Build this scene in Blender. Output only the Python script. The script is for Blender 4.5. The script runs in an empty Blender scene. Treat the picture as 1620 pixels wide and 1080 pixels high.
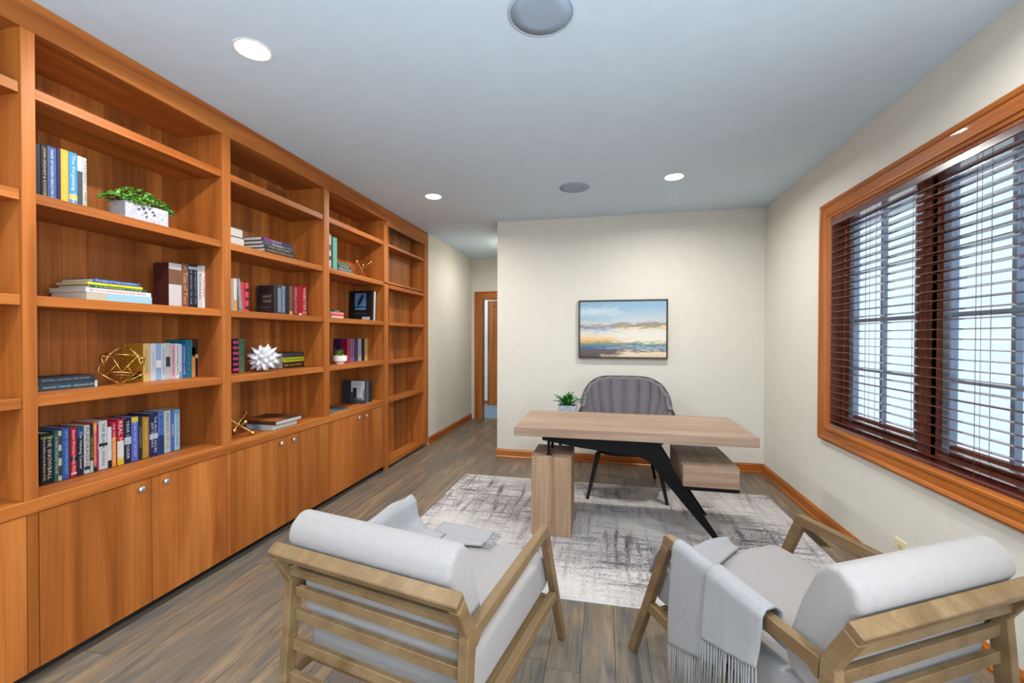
import bpy, bmesh, math, random
from mathutils import Vector, Matrix
random.seed(7)
C = bpy.context.scene.collection
SC = bpy.context.scene
PI = math.pi

# ------------------------------------------------------------------ camera
cam_d = bpy.data.cameras.new('camera'); cam = bpy.data.objects.new('camera', cam_d); C.objects.link(cam)
cam_d.sensor_width = 36.0; cam_d.lens = 36.0 * 679.74 / 1620.0; cam_d.clip_start = 0.02; cam_d.clip_end = 100
def cam_matrix(yaw, pitch, roll, h):
    F = Vector((-math.sin(yaw), math.cos(yaw), 0)); R = Vector((math.cos(yaw), math.sin(yaw), 0)); U = Vector((0, 0, 1))
    F2 = F * math.cos(pitch) + U * math.sin(pitch); U2 = U * math.cos(pitch) - F * math.sin(pitch)
    R3 = R * math.cos(roll) + U2 * math.sin(roll); U3 = U2 * math.cos(roll) - R * math.sin(roll)
    m = Matrix((R3, U3, -F2)).transposed().to_4x4(); m.translation = (0, 0, h); return m
cam.matrix_world = cam_matrix(0.2126, -0.0098, 0.0020, 1.3987)
SC.camera = cam

# ------------------------------------------------------------------ colour and light
def lin(c):
    return tuple(((v / 255.0) / 12.92 if v / 255.0 <= 0.04045 else ((v / 255.0 + 0.055) / 1.055) ** 2.4) for v in c)
SC.view_settings.view_transform = 'Standard'; SC.view_settings.look = 'None'
SC.view_settings.gamma = 1.0; SC.view_settings.use_curve_mapping = False
SC.view_settings.exposure = 0.44
w = bpy.data.worlds.new('overcast_sky'); SC.world = w; w.use_nodes = True
w.node_tree.nodes['Background'].inputs[0].default_value = (0.80, 0.91, 1.0, 1)
w.node_tree.nodes['Background'].inputs[1].default_value = 0.93
LAMP_W = 18.0
LAMP_COL = (1.0, 0.97, 0.925)
def area(name, loc, rot, sx, sy, power, col, parent=None, shape='RECTANGLE', spread=PI):
    l = bpy.data.lights.new(name, 'AREA'); l.shape = shape; l.size = sx; l.size_y = sy; l.energy = power; l.color = col; l.spread = spread
    o = bpy.data.objects.new(name, l); C.objects.link(o); o.location = loc; o.rotation_euler = rot
    if parent: o.parent = parent
    return o
# added fill lights, set in a made-up rear opening and a made-up side window
area('rear_fill_light', (-0.3, -1.75, 1.15), (PI / 2 + 1.3, 0, PI), 3.2, 2.0, 205, (0.80, 0.90, 1.0))
area('side_fill_light', (1.72, -0.55, 1.45), (0, PI / 2 + 0.35, 0), 1.5, 1.9, 80, (0.86, 0.93, 1.0))

# ------------------------------------------------------------------ materials
MATS = {}
def nodes(m):
    m.use_nodes = True; nt = m.node_tree; return nt, nt.nodes['Principled BSDF']
def plain(name, rgb, rough=0.6, metal=0.0, spec=0.5, emit=None, estr=0, bump=0, bscale=200):
    if name in MATS: return MATS[name]
    m = bpy.data.materials.new(name); nt, b = nodes(m); l = lin(rgb)
    b.inputs['Roughness'].default_value = rough; b.inputs['Metallic'].default_value = metal
    b.inputs['Specular IOR Level'].default_value = spec
    n = nt.nodes.new('ShaderNodeTexNoise'); n.inputs['Scale'].default_value = 9; n.inputs['Detail'].default_value = 3
    tc = nt.nodes.new('ShaderNodeTexCoord'); nt.links.new(tc.outputs['Object'], n.inputs['Vector'])
    mx = nt.nodes.new('ShaderNodeMix'); mx.data_type = 'RGBA'
    mx.inputs['A'].default_value = tuple(v * 0.95 for v in l) + (1,); mx.inputs['B'].default_value = tuple(min(1, v * 1.04) for v in l) + (1,)
    nt.links.new(n.outputs['Fac'], mx.inputs['Factor']); nt.links.new(mx.outputs['Result'], b.inputs['Base Color'])
    if bump:
        n2 = nt.nodes.new('ShaderNodeTexNoise'); n2.inputs['Scale'].default_value = bscale; nt.links.new(tc.outputs['Object'], n2.inputs['Vector'])
        bp = nt.nodes.new('ShaderNodeBump'); bp.inputs['Strength'].default_value = bump; bp.inputs['Distance'].default_value = 0.002
        nt.links.new(n2.outputs['Fac'], bp.inputs['Height']); nt.links.new(bp.outputs['Normal'], b.inputs['Normal'])
    if emit:
        b.inputs['Emission Color'].default_value = lin(emit) + (1,); b.inputs['Emission Strength'].default_value = estr
    MATS[name] = m; return m
def ramp(nt, stops, interp='LINEAR'):
    r = nt.nodes.new('ShaderNodeValToRGB'); e = r.color_ramp.elements; r.color_ramp.interpolation = interp
    while len(e) < len(stops): e.new(0.5)
    for el, (p, c) in zip(e, stops): el.position = p; el.color = lin(c) + (1,)
    return r
def wood(name, dark, mid, light, axis='z', across=9.0, along=0.7, rough=0.4, var=0.25, spec=0.4, grain=0.35, hue=0.0, coat=0.0):
    if name in MATS: return MATS[name]
    m = bpy.data.materials.new(name); nt, b = nodes(m); L = nt.links
    tc = nt.nodes.new('ShaderNodeTexCoord'); oi = nt.nodes.new('ShaderNodeObjectInfo')
    mul = nt.nodes.new('ShaderNodeMath'); mul.operation = 'MULTIPLY'; mul.inputs[1].default_value = 37.0; L.new(oi.outputs['Random'], mul.inputs[0])
    add = nt.nodes.new('ShaderNodeVectorMath'); add.operation = 'ADD'; L.new(tc.outputs['Object'], add.inputs[0]); L.new(mul.outputs[0], add.inputs[1])
    def nz(sc_across, sc_along, detail, dist):
        mp = nt.nodes.new('ShaderNodeMapping'); s = [sc_across] * 3; s['xyz'.index(axis)] = sc_along
        mp.inputs['Scale'].default_value = s; L.new(add.outputs[0], mp.inputs['Vector'])
        n = nt.nodes.new('ShaderNodeTexNoise'); n.inputs['Scale'].default_value = 1.0; n.inputs['Detail'].default_value = detail
        n.inputs['Distortion'].default_value = dist; L.new(mp.outputs[0], n.inputs['Vector']); return n
    n1 = nz(across, along, 4, 0.8); n2 = nz(across * 14, along * 3.5, 3, 0.2)
    r = ramp(nt, [(0.28, dark), (0.5, mid), (0.72, light)]); L.new(n1.outputs['Fac'], r.inputs['Fac'])
    g = nt.nodes.new('ShaderNodeMapRange'); g.inputs['From Min'].default_value = 0.3; g.inputs['From Max'].default_value = 0.7
    g.inputs['To Min'].default_value = 1 - grain; g.inputs['To Max'].default_value = 1 + grain * 0.5; L.new(n2.outputs['Fac'], g.inputs['Value'])
    v = nt.nodes.new('ShaderNodeMapRange'); v.inputs['To Min'].default_value = 1 - var; v.inputs['To Max'].default_value = 1 + var; L.new(oi.outputs['Random'], v.inputs['Value'])
    mm = nt.nodes.new('ShaderNodeMath'); mm.operation = 'MULTIPLY'; L.new(g.outputs[0], mm.inputs[0]); L.new(v.outputs[0], mm.inputs[1])
    hs = nt.nodes.new('ShaderNodeHueSaturation'); L.new(r.outputs['Color'], hs.inputs['Color']); L.new(mm.outputs[0], hs.inputs['Value'])
    L.new(hs.outputs['Color'], b.inputs['Base Color'])
    b.inputs['Roughness'].default_value = rough; b.inputs['Specular IOR Level'].default_value = spec; b.inputs['Coat Weight'].default_value = coat
    bp = nt.nodes.new('ShaderNodeBump'); bp.inputs['Strength'].default_value = 0.12; bp.inputs['Distance'].default_value = 0.002
    L.new(n2.outputs['Fac'], bp.inputs['Height']); L.new(bp.outputs['Normal'], b.inputs['Normal'])
    MATS[name] = m; return m
CH = ((134, 71, 25), (165, 94, 38), (186, 114, 53))
cherry_z = wood('cherry_upright', *CH, axis='z', across=7, along=0.6, var=0.10, grain=0.16, rough=0.5, spec=0.25)
cherry_y = wood('cherry_along', *CH, axis='y', var=0.10, grain=0.18, rough=0.5, spec=0.25)
BK = ((118, 63, 23), (150, 86, 36), (178, 110, 52))
cherry_board = wood('cherry_board', *BK, axis='z', var=0.22, grain=0.18, rough=0.5, spec=0.25)
TR = ((134, 70, 20), (166, 92, 30), (186, 112, 44))
trim_y = wood('trim_along', *TR, axis='y', var=0.05, rough=0.45, grain=0.2, spec=0.3, coat=0.05)
trim_z = wood('trim_upright', *TR, axis='z', var=0.05, rough=0.3, grain=0.2, coat=0.08)
trim_x = wood('trim_across', *TR, axis='x', var=0.05, rough=0.3, grain=0.2, coat=0.08)
slat_m = wood('blind_slat_wood', (66, 24, 22), (88, 36, 32), (104, 46, 38), axis='y', var=0.05, rough=0.25, spec=0.8, grain=0.2, coat=1.0)
oak_x = wood('desk_oak', (138, 112, 92), (158, 132, 111), (172, 147, 126), axis='x', across=16, along=0.9, var=0.03, rough=0.5, grain=0.22)
oak_z = wood('desk_oak_upright', (132, 102, 78), (158, 128, 102), (176, 148, 122), axis='z', across=16, along=0.9, var=0.03, rough=0.5, grain=0.25)
oak_y = wood('desk_oak_deep', (138, 112, 92), (158, 132, 111), (172, 147, 126), axis='y', across=16, along=0.9, var=0.03, rough=0.5, grain=0.22)
ash = wood('armchair_wood', (100, 77, 49), (117, 93, 63), (129, 106, 75), axis='y', across=10, along=1.2, var=0.05, rough=0.45, grain=0.14)
black_m = plain('black_powder_coat', (5, 5, 6), 0.6, spec=0.2)
black_leg = plain('black_lacquer', (14, 13, 14), 0.5, spec=0.3)
chrome = plain('chrome', (214, 214, 214), 0.12, 1.0)
brass = plain('gold_metal', (222, 180, 108), 0.26, 1.0)
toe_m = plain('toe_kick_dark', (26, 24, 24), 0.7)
wall_m = plain('wall_paint', (218, 215, 205), 0.75, spec=0.25, bump=0.05, bscale=350)
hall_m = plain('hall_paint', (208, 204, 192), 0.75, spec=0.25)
far_m = plain('far_room_paint', (206, 218, 222), 0.75, spec=0.25)
ceil_m = plain('ceiling_daylight_tint', (206, 226, 242), 0.8, spec=0.2, bump=0.04, bscale=350)  # white ceiling, with the blue cast of daylight mixed into its colour
grille_m = plain('speaker_grille', (158, 176, 196), 0.7, spec=0.2, bump=0.5, bscale=900)
white_plastic = plain('white_plastic', (236, 234, 228), 0.4)
ivory_m = plain('ivory_plastic', (226, 214, 176), 0.4)
paper_m = plain('page_block', (196, 191, 182), 0.85)
grey_felt = plain('grey_velvet', (112, 107, 112), 0.85, spec=0.15, bump=0.25, bscale=500)
lamp_glow = plain('lamp_lens', (255, 250, 240), 0.4, emit=(255, 248, 236), estr=14)
soil_m = plain('soil', (40, 30, 24), 0.95)
sash_m = plain('sash_paint', (150, 166, 188), 0.45)

def fabric(name, rgb, scale=420, bump=0.35, mott=0.07):
    m = bpy.data.materials.new(name); nt, b = nodes(m); L = nt.links; l = lin(rgb)
    tc = nt.nodes.new('ShaderNodeTexCoord')
    mp = nt.nodes.new('ShaderNodeMapping'); mp.inputs['Scale'].default_value = (1, 1, 1); L.new(tc.outputs['Object'], mp.inputs['Vector'])
    n = nt.nodes.new('ShaderNodeTexNoise'); n.inputs['Scale'].default_value = 60; n.inputs['Detail'].default_value = 6; L.new(mp.outputs[0], n.inputs['Vector'])
    mx = nt.nodes.new('ShaderNodeMix'); mx.data_type = 'RGBA'
    mx.inputs['A'].default_value = tuple(v * (1 - mott) for v in l) + (1,); mx.inputs['B'].default_value = tuple(min(1, v * (1 + mott)) for v in l) + (1,)
    L.new(n.outputs['Fac'], mx.inputs['Factor']); L.new(mx.outputs['Result'], b.inputs['Base Color'])
    n2 = nt.nodes.new('ShaderNodeTexNoise'); n2.inputs['Scale'].default_value = scale; L.new(mp.outputs[0], n2.inputs['Vector'])
    bp = nt.nodes.new('ShaderNodeBump'); bp.inputs['Strength'].default_value = bump; bp.inputs['Distance'].default_value = 0.002
    L.new(n2.outputs['Fac'], bp.inputs['Height']); L.new(bp.outputs['Normal'], b.inputs['Normal'])
    b.inputs['Roughness'].default_value = 0.9; b.inputs['Specular IOR Level'].default_value = 0.15; b.inputs['Sheen Weight'].default_value = 0.15
    return m
cushion_m = fabric('cushion_linen', (146, 141, 139))
throw_m = fabric('throw_wool', (144, 143, 144), 260, 0.5)

def floor_mat():
    m = bpy.data.materials.new('weathered_plank'); nt, b = nodes(m); L = nt.links
    tc = nt.nodes.new('ShaderNodeTexCoord'); oi = nt.nodes.new('ShaderNodeObjectInfo')
    mul = nt.nodes.new('ShaderNodeMath'); mul.operation = 'MULTIPLY'; mul.inputs[1].default_value = 53.0; L.new(oi.outputs['Random'], mul.inputs[0])
    add = nt.nodes.new('ShaderNodeVectorMath'); add.operation = 'ADD'; L.new(tc.outputs['Object'], add.inputs[0]); L.new(mul.outputs[0], add.inputs[1])
    def nz(s, detail, dist):
        mp = nt.nodes.new('ShaderNodeMapping'); mp.inputs['Scale'].default_value = s; L.new(add.outputs[0], mp.inputs['Vector'])
        n = nt.nodes.new('ShaderNodeTexNoise'); n.inputs['Scale'].default_value = 1.0; n.inputs['Detail'].default_value = detail; n.inputs['Distortion'].default_value = dist
        L.new(mp.outputs[0], n.inputs['Vector']); return n
    n1 = nz((11, 1.5, 11), 7, 1.6); n2 = nz((150, 6, 150), 5, 0.6); n3 = nz((34, 2.2, 34), 7, 2.0)
    r1 = ramp(nt, [(0.26, (90, 90, 88)), (0.42, (108, 100, 89)), (0.56, (124, 108, 89)), (0.76, (150, 128, 102))])
    mixr = nt.nodes.new('ShaderNodeMath'); mixr.operation = 'MULTIPLY_ADD'; L.new(oi.outputs['Random'], mixr.inputs[0]); mixr.inputs[1].default_value = 0.14; mixr.inputs[2].default_value = -0.07
    a2 = nt.nodes.new('ShaderNodeMath'); a2.operation = 'ADD'; L.new(n1.outputs['Fac'], a2.inputs[0]); L.new(mixr.outputs[0], a2.inputs[1]); L.new(a2.outputs[0], r1.inputs['Fac'])
    g = nt.nodes.new('ShaderNodeMapRange'); g.inputs['From Min'].default_value = 0.3; g.inputs['From Max'].default_value = 0.7
    g.inputs['To Min'].default_value = 0.80; g.inputs['To Max'].default_value = 1.10; L.new(n2.outputs['Fac'], g.inputs['Value'])
    g3 = nt.nodes.new('ShaderNodeMapRange'); g3.inputs['From Min'].default_value = 0.35; g3.inputs['From Max'].default_value = 0.65
    g3.inputs['To Min'].default_value = 0.82; g3.inputs['To Max'].default_value = 1.12; L.new(n3.outputs['Fac'], g3.inputs['Value'])
    mm = nt.nodes.new('ShaderNodeMath'); mm.operation = 'MULTIPLY'; L.new(g.outputs[0], mm.inputs[0]); L.new(g3.outputs[0], mm.inputs[1])
    hs = nt.nodes.new('ShaderNodeHueSaturation'); L.new(r1.outputs['Color'], hs.inputs['Color']); L.new(mm.outputs[0], hs.inputs['Value'])
    L.new(hs.outputs['Color'], b.inputs['Base Color']); b.inputs['Roughness'].default_value = 0.36; b.inputs['Specular IOR Level'].default_value = 0.45
    bp = nt.nodes.new('ShaderNodeBump'); bp.inputs['Strength'].default_value = 0.2; bp.inputs['Distance'].default_value = 0.002
    L.new(n2.outputs['Fac'], bp.inputs['Height']); L.new(bp.outputs['Normal'], b.inputs['Normal'])
    return m
plank_m = floor_mat()

def rug_mat():
    m = bpy.data.materials.new('distressed_rug'); nt, b = nodes(m); L = nt.links
    tc = nt.nodes.new('ShaderNodeTexCoord')
    def nz(s, detail, dist=0.0):
        mp = nt.nodes.new('ShaderNodeMapping'); mp.inputs['Scale'].default_value = s; L.new(tc.outputs['Object'], mp.inputs['Vector'])
        n = nt.nodes.new('ShaderNodeTexNoise'); n.inputs['Scale'].default_value = 1.0; n.inputs['Detail'].default_value = detail; n.inputs['Distortion'].default_value = dist
        L.new(mp.outputs[0], n.inputs['Vector']); return n.outputs['Fac']
    def math_(op, a, bb):
        k = nt.nodes.new('ShaderNodeMath'); k.operation = op
        for i, x in enumerate((a, bb)):
            if isinstance(x, float): k.inputs[i].default_value = x
            else: L.new(x, k.inputs[i])
        return k.outputs[0]
    def rng(v, a, bb, lo, hi):
        k = nt.nodes.new('ShaderNodeMapRange'); k.inputs['From Min'].default_value = a; k.inputs['From Max'].default_value = bb
        k.inputs['To Min'].default_value = lo; k.inputs['To Max'].default_value = hi; L.new(v, k.inputs['Value']); return k.outputs[0]
    sx = rng(nz((3, 26, 1), 4), 0.44, 0.74, 0, 1); sy = rng(nz((20, 2.2, 1), 5), 0.44, 0.74, 0, 1)
    patch = rng(nz((1.5, 1.7, 1), 4, 0.5), 0.34, 0.64, 0.30, 1.3); fleck = rng(nz((70, 60, 1), 6), 0.42, 0.70, 0, 1)
    str_ = math_('MAXIMUM', sx, sy); s = math_('MULTIPLY', math_('ADD', math_('MULTIPLY', str_, 0.66), math_('MULTIPLY', fleck, 0.42)), patch)
    weave = rng(nz((420, 420, 1), 2), 0.3, 0.7, -0.1, 0.1)
    fac = math_('ADD', s, weave)
    r = ramp(nt, [(0.0, (200, 196, 192)), (0.30, (174, 169, 167)), (0.58, (124, 118, 120)), (0.9, (84, 78, 84))]); L.new(fac, r.inputs['Fac'])
    L.new(r.outputs['Color'], b.inputs['Base Color']); b.inputs['Roughness'].default_value = 0.95; b.inputs['Specular IOR Level'].default_value = 0.1
    bp = nt.nodes.new('ShaderNodeBump'); bp.inputs['Strength'].default_value = 0.4; bp.inputs['Distance'].default_value = 0.003
    L.new(weave, bp.inputs['Height']); L.new(bp.outputs['Normal'], b.inputs['Normal'])
    return m
def marble_mat(name, light, vein):
    m = bpy.data.materials.new(name); nt, b = nodes(m); L = nt.links
    tc = nt.nodes.new('ShaderNodeTexCoord'); n = nt.nodes.new('ShaderNodeTexNoise'); n.inputs['Scale'].default_value = 14; n.inputs['Detail'].default_value = 5; n.inputs['Distortion'].default_value = 2.2
    L.new(tc.outputs['Object'], n.inputs['Vector'])
    r = ramp(nt, [(0.36, light), (0.46, vein), (0.52, light), (0.64, vein), (0.70, light)]); L.new(n.outputs['Fac'], r.inputs['Fac']); L.new(r.outputs['Color'], b.inputs['Base Color']); b.inputs['Roughness'].default_value = 0.35
    return m
marble_m = marble_mat('marbled_ceramic', (190, 190, 194), (142, 144, 156))
bluestone_m = marble_mat('blue_grey_marbled_pot', (196, 206, 216), (146, 160, 174))
def leaf_mat(name, a, bb):
    m = bpy.data.materials.new(name); nt, b = nodes(m); L = nt.links
    tc = nt.nodes.new('ShaderNodeTexCoord'); n = nt.nodes.new('ShaderNodeTexNoise'); n.inputs['Scale'].default_value = 40; L.new(tc.outputs['Object'], n.inputs['Vector'])
    r = ramp(nt, [(0.3, a), (0.7, bb)]); L.new(n.outputs['Fac'], r.inputs['Fac']); L.new(r.outputs['Color'], b.inputs['Base Color']); b.inputs['Roughness'].default_value = 0.45
    return m
leaf_m = leaf_mat('fresh_leaf', (40, 86, 18), (106, 156, 54)); blade_m = leaf_mat('dark_blade_leaf', (10, 74, 14), (40, 132, 38)); suc_m = leaf_mat('succulent_leaf', (52, 112, 40), (120, 160, 60))
def glass_mat():
    m = bpy.data.materials.new('window_glass'); m.use_nodes = True; nt = m.node_tree; nt.nodes.clear()
    o = nt.nodes.new('ShaderNodeOutputMaterial'); mx = nt.nodes.new('ShaderNodeMixShader'); t = nt.nodes.new('ShaderNodeBsdfTransparent'); g = nt.nodes.new('ShaderNodeBsdfGlossy')
    g.inputs['Roughness'].default_value = 0.02; t.inputs[0].default_value = (0.95, 0.98, 1, 1); mx.inputs[0].default_value = 0.06
    nt.links.new(t.outputs[0], mx.inputs[1]); nt.links.new(g.outputs[0], mx.inputs[2]); nt.links.new(mx.outputs[0], o.inputs[0]); return m
glass_m = glass_mat()
def paint_mat():
    m = bpy.data.materials.new('abstract_seascape_paint'); nt, b = nodes(m); L = nt.links
    tc = nt.nodes.new('ShaderNodeTexCoord'); sep = nt.nodes.new('ShaderNodeSeparateXYZ'); L.new(tc.outputs['Generated'], sep.inputs[0])
    def nz(s, detail, dist):
        mp = nt.nodes.new('ShaderNodeMapping'); mp.inputs['Scale'].default_value = s; L.new(tc.outputs['Generated'], mp.inputs['Vector'])
        n = nt.nodes.new('ShaderNodeTexNoise'); n.inputs['Scale'].default_value = 1; n.inputs['Detail'].default_value = detail; n.inputs['Distortion'].default_value = dist; L.new(mp.outputs[0], n.inputs['Vector']); return n.outputs['Fac']
    n1 = nz((7, 1, 34), 10, 1.2); n2 = nz((6, 1, 18), 8, 0.8)
    ma = nt.nodes.new('ShaderNodeMath'); ma.operation = 'MULTIPLY_ADD'; L.new(n1, ma.inputs[0]); ma.inputs[1].default_value = 0.24; L.new(sep.outputs[2], ma.inputs[2])
    mb = nt.nodes.new('ShaderNodeMath'); mb.operation = 'SUBTRACT'; L.new(ma.outputs[0], mb.inputs[0]); mb.inputs[1].default_value = 0.12
    left = ramp(nt, [(0.02, (82, 76, 78)), (0.10, (100, 84, 82)), (0.135, (66, 92, 118)), (0.20, (92, 128, 154)), (0.245, (146, 152, 100)), (0.29, (228, 176, 116)), (0.37, (232, 206, 170)), (0.43, (208, 214, 214)), (0.51, (150, 170, 184)), (0.55, (134, 116, 122)), (0.59, (198, 202, 202)), (0.70, (150, 182, 202)), (0.82, (192, 208, 216)), (0.94, (132, 170, 196))])
    right = ramp(nt, [(0.02, (222, 196, 164)), (0.09, (226, 214, 190)), (0.125, (86, 80, 82)), (0.155, (164, 190, 204)), (0.20, (84, 122, 152)), (0.245, (142, 156, 108)), (0.28, (226, 220, 204)), (0.40, (226, 221, 210)), (0.48, (216, 216, 208)), (0.52, (232, 192, 144)), (0.555, (146, 158, 118)), (0.585, (146, 126, 128)), (0.63, (192, 200, 204)), (0.90, (136, 172, 198))])
    L.new(mb.outputs[0], left.inputs['Fac']); L.new(mb.outputs[0], right.inputs['Fac'])
    xf = nt.nodes.new('ShaderNodeMath'); xf.operation = 'MULTIPLY_ADD'; L.new(n2, xf.inputs[0]); xf.inputs[1].default_value = 0.9; L.new(sep.outputs[0], xf.inputs[2])
    xr = nt.nodes.new('ShaderNodeMapRange'); xr.inputs['From Min'].default_value = 0.74; xr.inputs['From Max'].default_value = 1.02; L.new(xf.outputs[0], xr.inputs['Value'])
    mx = nt.nodes.new('ShaderNodeMix'); mx.data_type = 'RGBA'; L.new(xr.outputs[0], mx.inputs['Factor']); L.new(left.outputs[0], mx.inputs['A']); L.new(right.outputs[0], mx.inputs['B'])
    L.new(mx.outputs['Result'], b.inputs['Base Color']); b.inputs['Roughness'].default_value = 0.6
    bp = nt.nodes.new('ShaderNodeBump'); bp.inputs['Strength'].default_value = 0.4; bp.inputs['Distance'].default_value = 0.004; L.new(n1, bp.inputs['Height']); L.new(bp.outputs['Normal'], b.inputs['Normal'])
    return m

# ------------------------------------------------------------------ mesh helpers
class MB:
    def __init__(s): s.bm = bmesh.new()
    def face(s, vs):
        try: return s.bm.faces.new(vs)
        except ValueError: return None
    def box(s, x0, x1, y0, y1, z0, z1, bevel=0, seg=1):
        v = [s.bm.verts.new(p) for p in ((x0,y0,z0),(x1,y0,z0),(x1,y1,z0),(x0,y1,z0),(x0,y0,z1),(x1,y0,z1),(x1,y1,z1),(x0,y1,z1))]
        fs = [s.face([v[i] for i in f]) for f in ((3,2,1,0),(4,5,6,7),(0,1,5,4),(1,2,6,5),(2,3,7,6),(3,0,4,7))]
        if bevel:
            es = {e for f in fs for e in f.edges}
            bmesh.ops.bevel(s.bm, geom=list(es), offset=bevel, segments=seg, profile=0.5, affect='EDGES', clamp_overlap=True)
        return s
    def prism(s, poly, axis, a, b, bevel=0, seg=1):
        # poly: 2d points; axis x -> (y,z), y -> (x,z), z -> (x,y)
        def P(p, t): return {'x': (t, p[0], p[1]), 'y': (p[0], t, p[1]), 'z': (p[0], p[1], t)}[axis]
        A = [s.bm.verts.new(P(p, a)) for p in poly]; B = [s.bm.verts.new(P(p, b)) for p in poly]; n = len(poly)
        fs = [s.face(A), s.face(B[::-1])] + [s.face((A[i], B[i], B[(i+1) % n], A[(i+1) % n])) for i in range(n)]
        fs = [f for f in fs if f]; bmesh.ops.recalc_face_normals(s.bm, faces=fs)
        if bevel:
            es = {e for f in fs for e in f.edges}
            bmesh.ops.bevel(s.bm, geom=list(es), offset=bevel, segments=seg, profile=0.5, affect='EDGES', clamp_overlap=True)
        return s
    def lathe(s, prof, n=24, c=(0, 0, 0), axis='z', cap=True, loop=False):
        rings = []
        for r, h in prof:
            ring = []
            for i in range(n):
                a = 2 * PI * i / n; p = (r * math.cos(a), r * math.sin(a), h)
                if axis == 'x': p = (p[2], p[0], p[1])
                ring.append(s.bm.verts.new((p[0] + c[0], p[1] + c[1], p[2] + c[2])))
            rings.append(ring)
        for A, B in zip(rings, rings[1:]):
            for i in range(n): s.face((A[i], A[(i+1) % n], B[(i+1) % n], B[i]))
        if loop:
            for i in range(n): s.face((rings[-1][i], rings[-1][(i+1) % n], rings[0][(i+1) % n], rings[0][i]))
        elif cap: s.face(rings[0][::-1]); s.face(rings[-1])
        return s
    def tube(s, pts, r, n=6):
        pts = [Vector(p) for p in pts]; rr = r if isinstance(r, (list, tuple)) else [r] * len(pts); rings = []
        for i, p in enumerate(pts):
            d = (pts[min(i+1, len(pts)-1)] - pts[max(i-1, 0)]).normalized()
            u = d.orthogonal().normalized() if i == 0 else (u - d * u.dot(d)).normalized()
            v = d.cross(u); rings.append([s.bm.verts.new(p + (u * math.cos(2*PI*k/n) + v * math.sin(2*PI*k/n)) * rr[i]) for k in range(n)])
        for A, B in zip(rings, rings[1:]):
            for k in range(n): s.face((A[k], A[(k+1) % n], B[(k+1) % n], B[k]))
        s.face(rings[0][::-1]); s.face(rings[-1]); return s
    def ball(s, c, r, sub=2):
        bmesh.ops.create_icosphere(s.bm, subdivisions=sub, radius=r, matrix=Matrix.Translation(c)); return s
    def mesh(s, name, smooth=False):
        bmesh.ops.recalc_face_normals(s.bm, faces=s.bm.faces[:])
        me = bpy.data.meshes.new(name); s.bm.to_mesh(me); s.bm.free()
        if smooth:
            for p in me.polygons: p.use_smooth = True
        return me
    def build(s, name, m, parent=None, smooth=False):
        return obj(name, s.mesh(name, smooth), m, parent)
def obj(name, me, m, parent=None):
    if m and not me.materials: me.materials.append(m)
    o = bpy.data.objects.new(name, me); C.objects.link(o)
    if parent: o.parent = parent
    return o
def autosmooth(o, ang=0.7):
    for p in o.data.polygons: p.use_smooth = True
    md = o.modifiers.new('edges', 'EDGE_SPLIT'); md.split_angle = ang; return o
def tag(o, label, cat, group=None):
    o['label'] = label; o['category'] = cat
    if group: o['group'] = group
    return o
def thing(name, label, cat, loc=(0, 0, 0), rz=0, group=None):
    o = bpy.data.objects.new(name, None); o.empty_display_size = 0.1; C.objects.link(o); o.location = loc; o.rotation_euler = (0, 0, rz)
    return tag(o, label, cat, group)
def struct(o): o['kind'] = 'structure'; return o
def sheet(name, f, nu, nv, m, parent=None, thick=0.006, smooth=True):
    vs = [f(i / (nu - 1), j / (nv - 1)) for j in range(nv) for i in range(nu)]
    fs = [(j*nu+i, j*nu+i+1, (j+1)*nu+i+1, (j+1)*nu+i) for j in range(nv-1) for i in range(nu-1)]
    me = bpy.data.meshes.new(name); me.from_pydata([tuple(v) for v in vs], [], fs); me.update()
    for p in me.polygons: p.use_smooth = smooth
    o = obj(name, me, m, parent)
    if thick: md = o.modifiers.new('thick', 'SOLIDIFY'); md.thickness = thick; md.offset = 0
    return o
TXT = {}
def text_mesh(s):
    if s in TXT: return TXT[s]
    cu = bpy.data.curves.new('lettering', 'FONT'); cu.body = s; cu.align_x = 'CENTER'; cu.align_y = 'CENTER'; cu.resolution_u = 2
    o = bpy.data.objects.new('lettering', cu); C.objects.link(o)
    dg = bpy.context.evaluated_depsgraph_get(); me = bpy.data.meshes.new_from_object(o.evaluated_get(dg))
    bpy.data.objects.remove(o); bpy.data.curves.remove(cu)
    xs = [v.co.x for v in me.vertices]; ys = [v.co.y for v in me.vertices]
    cx, cy = (min(xs)+max(xs))/2, (min(ys)+max(ys))/2; W, Hh = max(xs)-min(xs), max(ys)-min(ys)
    for v in me.vertices: v.co.x -= cx; v.co.y -= cy
    TXT[s] = (me, W, Hh); return TXT[s]
def lettering(s, parent, loc, xdir, ydir, maxw, maxh, m, name='lettering', stretch=1.6):
    me, W, Hh = text_mesh(s); me = me.copy(); me.materials.clear(); me.materials.append(m)
    k = min(maxw / W, maxh / Hh); kx = min(maxw / W, k * stretch); xd, yd = Vector(xdir), Vector(ydir); zd = xd.cross(yd)
    M = Matrix((xd * kx, yd * k, zd)).transposed()
    for v in me.vertices: v.co = M @ v.co + Vector(loc)
    o = bpy.data.objects.new(name, me); C.objects.link(o); o.parent = parent; return o

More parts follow.
